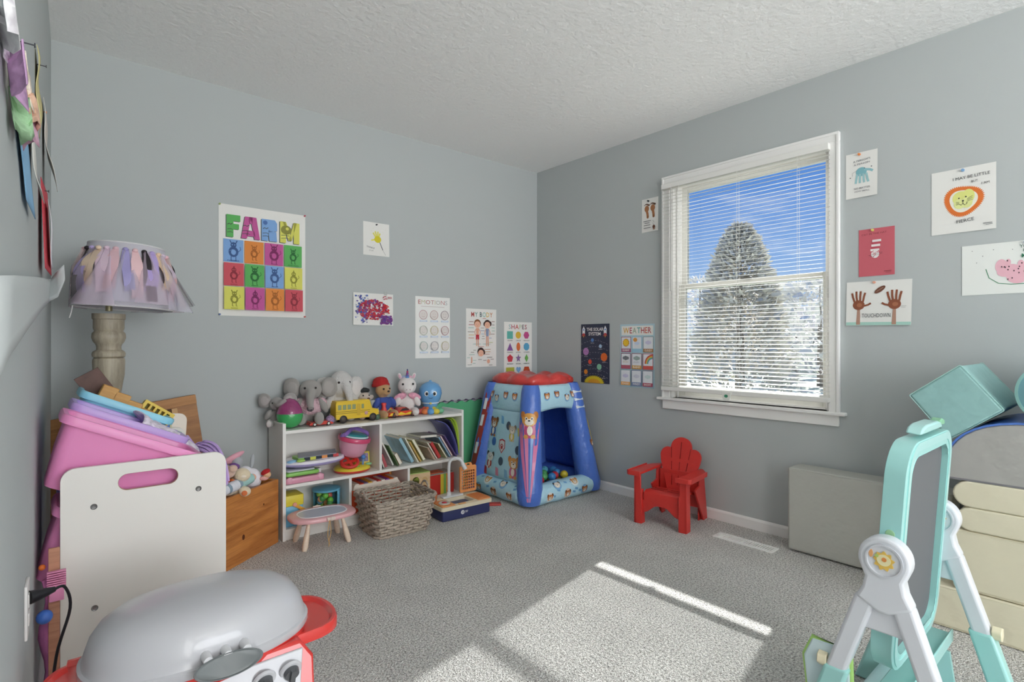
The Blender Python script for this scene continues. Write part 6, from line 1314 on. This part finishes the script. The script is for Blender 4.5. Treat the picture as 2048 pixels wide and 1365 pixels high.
rc = ['#e0bcc0', '#2b2528', '#b3a0d4', '#e4c8ac', '#dccadc', '#e0b4bc', '#2f282a', '#b0a0cc', '#ecd0b4', '#d8c8dc', '#e2bcc4', '#2a2426', '#a99ccc', '#e6cdb0', '#dab8cc', '#c8bcd8', '#e0c0b8', '#302a2c', '#b4a4d4', '#e2c4b0', '#d8c0d0', '#e4bec4', '#2b2528', '#b8a8d8', '#e4ccb4', '#dcc4d4', '#d8b4bc', '#9f98c8']
for k, c in enumerate(rc):
    a = 2*PI*k/len(rc)-PI/2+.1; w_ = q.uniform(.018, .032); ln = q.uniform(.15, .235); sk_ = q.uniform(-.16, .16); b = B(); dr = q.uniform(.5, 1.5)
    def rib(u, v):
        rr = r1+.008+(r0-r1)*u*ln/(z1-z0)+.02*sin(PI*min(1, u))+.006*sin(7*u+k)+.01*u; aa = a+sk_*u+(v-.5)*w_*2/rr*(.5+.5*min(1, u*4)); return (max(-.183, rr*cos(aa)), rr*sin(aa), z1-.032-ln*u*.93-(.012*abs(v-.5) if u > .98 else 0))
    b.surf(rib, 12, 2); b.ell(((r1+.01)*cos(a), (r1+.01)*sin(a), z1-.03), (.011, .011, .009), 10, 6); obj('ribbon', b, shade, M(c, .35 if k % 3 else .5), smooth=60)
for k in range(14):
    a = 2*PI*k/14-1.2; b = B(); 
    def tul(u, v): rr = r1+.012+(.1+.025*sin(k*2.3))*u**1.1+.01*sin(v*9+k); aa = a+(v-.5)*(.16+.5*u); return (max(-.186+.004*u, rr*cos(aa)), rr*sin(aa), z1-.03-(.22+.02*sin(k*1.7))*u)
    b.surf(tul, 10, 8); obj('tulle_strip', b, shade, M(['#d8c4d6', '#cfc8dc', '#dccbc8', '#9a9298'][k % 4], .8, alpha=.38), smooth=80)
b = B(); b.tube(smooth_path([(-r0+.006, -.03, z0+.01), (-r0+.002, -.03, z0-.03), (-r0-.003, -.03, z0-.055)], 4), .0022, 6); obj('loose_thread', b, shade, M('#e4e2e0', .8))

# ---------------------------------------------------------------- toy barbecue grill (left foreground)
GX, GY = -2.782, -1.868
t = thing('toy_grill', 'red toy barbecue grill with a closed grey domed lid in the left foreground', 'toy grill', (GX, GY, 0)); rg = M('#cf3a35', .25, coat=.4); gl = M('#b9b9bd', .3, coat=.3)
def ring_(a, b_, z, n=56, e=.86, dy=0): return [(a*math.copysign(abs(cos(2*PI*i/n))**e, cos(2*PI*i/n)), dy+b_*math.copysign(abs(sin(2*PI*i/n))**e, sin(2*PI*i/n)), z) for i in range(n)]
A_, B_2 = .222, .152; zr = .385
prof = [(1.0, 0), (1.012, .004), (1.012, .017), (.985, .02), (.975, .024), (.965, .038), (.93, .062), (.86, .085), (.74, .102), (.56, .113), (.34, .119), (.12, .121)]
b = B(); b.loft([ring_(A_*k, B_2*k*(1 if z < .03 else 1), zr+z) for k, z in prof]); lid = obj('lid', b, t, gl, smooth=32)
b = B(); b.loft([ring_(A_*k, B_2*k, z) for k, z in ((.6, .2), (.85, .24), (.95, .3), (.985, .36), (.99, zr+.002))]); obj('fire_bowl', b, t, rg, smooth=60)
for sg in (-1, 1):
    x0 = sg*.15; x1 = .302 if sg > 0 else .288
    def shelf(i): 
        p = [(x0, -.105+i), (sg*(.235), -.1+i)]+[(sg*(x1-.06+(.06-i)*cos(R(a))), .005+(.1-i)*sin(R(a))) for a in range(-80, 81, 10)]+[(sg*.235, .125-i), (x0, .125-i)]
        return p
    b = B(); P_ = lambda i, z: [(x, y, z) for x, y in shelf(i)]
    b.loft([P_(.008, .345), P_(0, .35), P_(0, .368), P_(.004, .374), P_(.012, .374), P_(.02, .366), P_(.05, .365)]); obj('side_shelf', b, t, rg, smooth=40)
# control panel
b = B(); pp = [(-.175, .285), (.19, .285), (.195, .345), (.17, .382), (-.16, .382), (-.18, .34)]
b.at((0, -.118, 0), (0, 0, 0)); b.loft([[(u, y-(.382-z)*.35, z) for u, z in pp] for y in (.06, -.02)]); obj('front_housing', b, t, rg, bevel=.006, smooth=40)
b = B(); pq = [(-.15, .297), (.158, .297), (.172, .368), (-.135, .368)]; b.loft([[(u, -.118+y-(.382-z)*.35, z) for u, z in pq] for y in (-.019, -.024)]); pnl = obj('control_panel', b, t, gl, bevel=.003)
for x in (-.1, -.005, .085, .14)[1:]:
    b = B(); zc = .334; b.at((x, -.118-.0245-(.382-zc)*.35, zc), (R(90+19), 0, 0)); b.lathe([(0, .004), (.022, .004), (.0245, 0), (.0245, -.001), (0, -.001)], 28); o = obj('dial_plate', b, pnl, M('#c6c6ca', .3)); b = B(); b.at((x, -.118-.0245-(.382-zc)*.35, zc), (R(90+19), 0, 0)); b.lathe([(0, .014), (.0145, .014), (.0165, .004), (0, .004)], 24); b.at((x, -.118-.0245-(.382-zc)*.35, zc), (R(90+19), 0, R(0))); b.box(-.005, .005, -.0155, .0155, .012, .021); obj('dial', b, o, M('#545659', .35), smooth=35)
# handle
hd = M('#6a6f70', .35); hx = .012
b = B(); b.at((hx, -.18, zr+.02), (R(58), 0, 0)); b.loft([[(x*k, y*k, z) for x, y in circ(0, 0, .064, .023, 32)] for z, k in ((-.004, .9), (-.003, 1), (.004, 1), (.005, .94), (.0025, .86))]); hn = obj('handle', b, lid, hd, smooth=40)
for dx in (-.036, 0, .036): b = B(); b.tube([(hx+dx, -.132, zr+.036), (hx+dx, -.172, zr+.036)], [.011, .0085], 14); obj('handle_post', b, lid, M('#d4d4d6', .3), smooth=60)
for sx_ in (-1, 1):
    for sy_ in (-1, 1): b = B(); b.tube([(sx_*.12, sy_*.07, .27), (sx_*.17, sy_*.11, 0)], [.014, .012], 12); obj('leg', b, t, M('#c2c2c6', .4))
obj('lower_shelf', B().rbox(-.16, .16, -.1, .1, .09, .1, .02), t, rg)

# ---------------------------------------------------------------- left wall: papers, outlet, cord
def LW(y, z, d): return Vector((xl(y)+d, y, z))
def wall_sheet(name, label, cat, y0, y1, z0, z1, off, m, th=.0012, skew=0, nu=14, nv=6, edge=None):
    c = LW((y0+y1)/2, (z0+z1)/2, 0)
    b = B(); b.surf(lambda u, v: LW(y0+(y1-y0)*v+skew*u+(edge(u, v) if edge else 0), z1-(z1-z0)*u, off(u, v))-c, nu, nv); o = obj(name, b, mat=m, solid=th, smooth=80, loc=c); return tag(o, label, cat)
def nail(par, y, z, d, c='#3a3a3e', l=.02):
    p = par.location; b = B(); a = LW(y, z, 0)-p; e = LW(y, z, l)-p; b.tube([a, e], .0013, 8); b.tube([e, e+Vector((.002, 0, 0))], .004, 10); obj('nail', b, par, M(c, .4))
o = wall_sheet('blue_paper_craft', 'tall curling blue paper craft with glued floral scraps on the left wall', 'paper craft', -2.18, -1.97, 1.35, 1.60, lambda u, v: .004+.004*v+.004*u*u, M('#86b4d8', .8), skew=.42, edge=lambda u, v: .02*sin(14*u)*(v-.5))
for k, (y, z, w, h, c, off) in enumerate(((-2.2, 1.51, .12, .06, '#ece6ee', .008), (-2.14, 1.47, .1, .07, '#c8a0c8', .014), (-2.03, 1.50, .09, .07, '#e8d8c8', .012), (-2.0, 1.465, .08, .05, '#dcb49c', .02), (-2.05, 1.43, .06, .06, '#9cc098', .014), (-1.97, 1.44, .07, .05, '#c8a0b4', .018))):
    b = B(); p = o.location; q = random.Random(k); b.surf(lambda u, v: LW(y+(v-.5)*w+.01*sin(9*u+k), z+(.5-u)*h+.008*sin(11*v), off+.012*sin(6*v+k)+.006*u)-p, 6, 6); obj('glued_scrap', b, o, M(c, .85, var=.25, vscale=50), solid=.001)
nail(o, -2.0, 1.575, .02, l=.03)
o = wall_sheet('yellow_paper_drawing', 'wavy cream yellow sheet nailed high on the left wall', 'drawing', -1.29, -1.13, 1.66, 1.87, lambda u, v: .004+.004*u+.004*sin(8*u+3*v), M('#d6cb92', .85, var=.2, vscale=20)); nail(o, -1.2, 1.85, .02)
o = wall_sheet('white_paper_drawing', 'narrow white sheet with an orange pin below the yellow sheet on the left wall', 'drawing', -1.6, -1.44, 1.41, 1.575, lambda u, v: .004+.022*u*u+.003*sin(6*u), M('#dedcd6', .85, var=.06, vscale=12)); nail(o, -1.52, 1.56, .01, '#d88a54', .008)
o = wall_sheet('white_orange_drawing', 'curling white and orange drawing on the left wall nearest the corner', 'drawing', -.88, -.7, 1.6, 1.87, lambda u, v: .004+.03*u*u+.004*sin(9*u), M('#e0d8d0', .85, var=.12, vscale=16)); nail(o, -.79, 1.85, .01, '#d88a54', .008)
o = wall_sheet('red_paper_card', 'red card with a white paper glued on it on the left wall', 'card', -1.12, -.88, 1.28, 1.55, lambda u, v: .006+.008*v+.01*u, M('#c84450', .8)); nail(o, -1.0, 1.535, .02)
b = B(); p = o.location; b.surf(lambda u, v: LW(-1.05+.14*v, 1.5-.2*u, .02+.012*u+.004*sin(5*u))-p, 8, 4); obj('white_sheet', b, o, M('#dfe0e6', .85, var=.1, vscale=20), solid=.001)
# long loose white paper curling off the wall
c = LW(-1.2, 1.15, 0); b = B(); mp_ = M('#c4c9c9', .85)
def D_(px, py, d):                   # on the left wall plane pushed out by d
    r_ = ray(px, py); tt = (XL0+TL*CAM[1]+d-CAM[0])/(r_[0]-TL*r_[1]); return Vector([CAM[i]+r_[i]*tt for i in range(3)])
tl = [D_(-25, 552, .008), D_(30, 551, .008), D_(70, 554, .008), D_(88, 557, .01), at(101, 559, 1, -.9), at(112, 545, 1, -.93), at(128, 530, 1, -.96)]
br_ = [D_(-25, 800, .008), D_(20, 712, .008), D_(60, 653, .008), D_(84, 620, .01), at(98, 604, 1, -.9), at(116, 594, 1, -.93), at(130, 560, 1, -.96)]
vs = []; n = 5
for A, C in zip(tl, br_): vs += [A.lerp(C, k/n)-c for k in range(n+1)]
b.add(vs, [(i*(n+1)+j, i*(n+1)+j+1, (i+1)*(n+1)+j+1, (i+1)*(n+1)+j) for i in range(len(tl)-1) for j in range(n)]); o = obj('curling_paper', b, mat=mp_, solid=.001, smooth=80, loc=c); tag(o, 'large plain white paper curling off the left wall beside the lamp shade', 'paper')
# outlet with plug and cord
t = thing('wall_outlet', 'white wall outlet cover low on the left wall', 'outlet', LW(-1.66, .475, 0), (0, 0, -math.atan(TL)))
obj('cover_plate', B().rbox(0, .006, -.036, .036, -.058, .058, .004), t, M('#dcd9d6', .35))
for z in (-.02, .02): obj('socket', B().rbox(.005, .008, -.017, .017, z-.014, z+.014, .003), t, M('#d2cfcb', .4))
t = thing('black_power_plug', 'black plug and cord in the left wall outlet, falling to the carpet', 'plug'); cdm = M('#15151a', .45); A = LW(-1.66, .497, .008)
b = B(); b.tube([A, A+Vector((.012, .004, 0)), A+Vector((.03, .01, .001)), A+Vector((.042, .016, .001))], [.015, .013, .009, .006], 12); t.location = A; b.v = [v-A for v in b.v]; obj('plug_body', b, t, cdm)
b = B(); b.tube(smooth_path([A+Vector((.04, .015, 0)), A+Vector((.06, .03, -.004)), A+Vector((.07, .04, -.06)), A+Vector((.045, .03, -.16)), A+Vector((.035, .03, -.3)), A+Vector((.05, .06, -.42)), A+Vector((.06, .14, -.487))], 6), .0032, 8); b.v = [v-A for v in b.v]; obj('cord', b, t, cdm)
# things in the gap between organiser and wall
t = tag(obj('blue_ball', B().ell((0, 0, 0), .018, 20, 14), mat=M('#3f6cc0', .4), loc=(-3.045, -1.38, .033+.28)), 'blue ball wedged between the organiser and the left wall', 'ball')
t.location = (-3.055, -1.345, .326)
t = thing('pink_toy_comb', 'small pink slatted toy hanging beside the black cord', 'toy', (-3.03, -1.34, .40)); b = B(); b.rbox(-.016, .016, -.004, .004, -.04, .0, .003)
for k in range(8): b.box(-.02, .02, -.006, .006, -.004+k*.006, -.001+k*.006)
obj('slats', b, t, M('#d88ab0', .4)); b = B()
t = thing('pink_doll_cloth', 'pink and lilac cloth hanging low behind the organiser panel edge', 'cloth', (-3.04, -1.28, .0)); b = B(); b.surf(lambda u, v: (-.02+.05*v+.008*sin(12*u), .01*sin(9*v+4*u), .40-.38*u), 12, 8); obj('folded_cloth', b, t, M('#c878b0', .8, var=.35, vscale=14), solid=.004, smooth=70)
t = thing('tan_cardboard_strip', 'tan wooden strip standing in the gap beside the organiser', 'board', (-3.035, -1.325, 0)); obj('strip', B().box(-.012, .012, -.004, .004, 0, .50), t, wood('#a06c54', '#b88468', 5), bevel=.001)
t = tag(obj('orange_bead', B().ell((0, 0, 0), .008, 12, 8), mat=M('#e0702c', .4), loc=(-3.06, -1.3, .445)), 'tiny orange knob beside the lower pink bin at the left wall', 'knob')
# ---------------------------------------------------------------- outside the window
grm = bpy.data.materials.new('lawn'); grm.use_nodes = True; wall_nodes(grm, '#d4d8c2', 3, .3, 1)
o = obj('lawn', B().box(.16, 60, -40, 50, -.7, -.6), mat=grm, smooth=0); tag(o, 'pale sunlit lawn and drive outside the window', 'lawn', kind='stuff')
def twig_tree(name, label, x, y, z0, h, rad, n, c, seed, cone=True, leaf=.16, trunk='#8a8176'):
    t = thing(name, label, 'tree', (x, y, z0)); q = random.Random(seed); b = B()
    for k in range(n):
        u = q.random()**.75; z = h*((.03 if cone else .12)+(.97 if cone else .88)*u) ; rr = rad*((1-u)**.55 if cone else math.sqrt(max(0, 1-(2*u-1)**2))*.95)*(.55+.5*q.random()); a = q.uniform(0, 2*PI)
        p = Vector((rr*cos(a), rr*sin(a), z)); d = Vector((cos(a)+q.uniform(-.6, .6), sin(a)+q.uniform(-.6, .6), q.uniform(-.3, .9))).normalized(); s_ = leaf*q.uniform(.6, 1.5); w = d.cross(Vector((q.uniform(-1, 1), q.uniform(-1, 1), q.uniform(-1, 1)))).normalized()*s_*.28
        b.add([p-w, p+w, p+d*s_+w*.3, p+d*s_-w*.3], [(0, 1, 2, 3)])
    obj('crown', b, t, M(c, .9), smooth=0); b = B(); b.tube([(0, 0, 0), (0, 0, h*.5), (0, 0, h*.95)], [h*.03, h*.02, h*.004], 8); obj('trunk', b, t, M(trunk, .9)); return t
def outp(px, py, x): p = at(px, py, 0, x); return p
p = outp(1480, 452, 13); twig_tree('conifer', 'tall beige-grey conical tree standing beyond the window', p.x, p.y, -.6, p.z+.6, 1.6, 9000, '#d4cfc5', 1)
for k, (px, py, x, r, c) in enumerate(((1400, 560, 24, 2.6, '#e6e4e0'), (1455, 556, 31, 3.2, '#e6e4e0'), (1520, 566, 37, 3.6, '#e6e4e0'), (1590, 556, 27, 2.6, '#e6e4e0'), (1640, 560, 19, 1.9, '#e6e4e0'))):
    p = outp(px, py, x); twig_tree('bare_tree', ['grey bare tree at the left edge of the window view', 'dark grey tree behind the conical tree', 'grey leafless tree right of the conical tree', 'tangled bare tree at the right half of the window', 'thin bare tree at the right edge of the window view'][k], p.x, p.y, -.6, p.z+.6, r, 1100, c, k+5, cone=False, leaf=.3)
p = outp(1600, 668, 30); t = thing('neighbour_house', 'pale house with a low grey roof beyond the trees', 'house', (33, p.y, -.6))
obj('wall', B().box(-3, 3, -6, 6, 0, 2.4), t, M('#dcdad6', .8)); b = B(); b.prism([(-3.4, 2.4), (3.4, 2.4), (0, 3.9)], -6.4, 6.4, 'y'); obj('roof', b, t, M('#9a9896', .9))
for y in (-4, -1.2, 2.6): obj('window', B().box(-3.03, -3, y-.5, y+.5, 1, 2), t, M('#6a7076', .3))
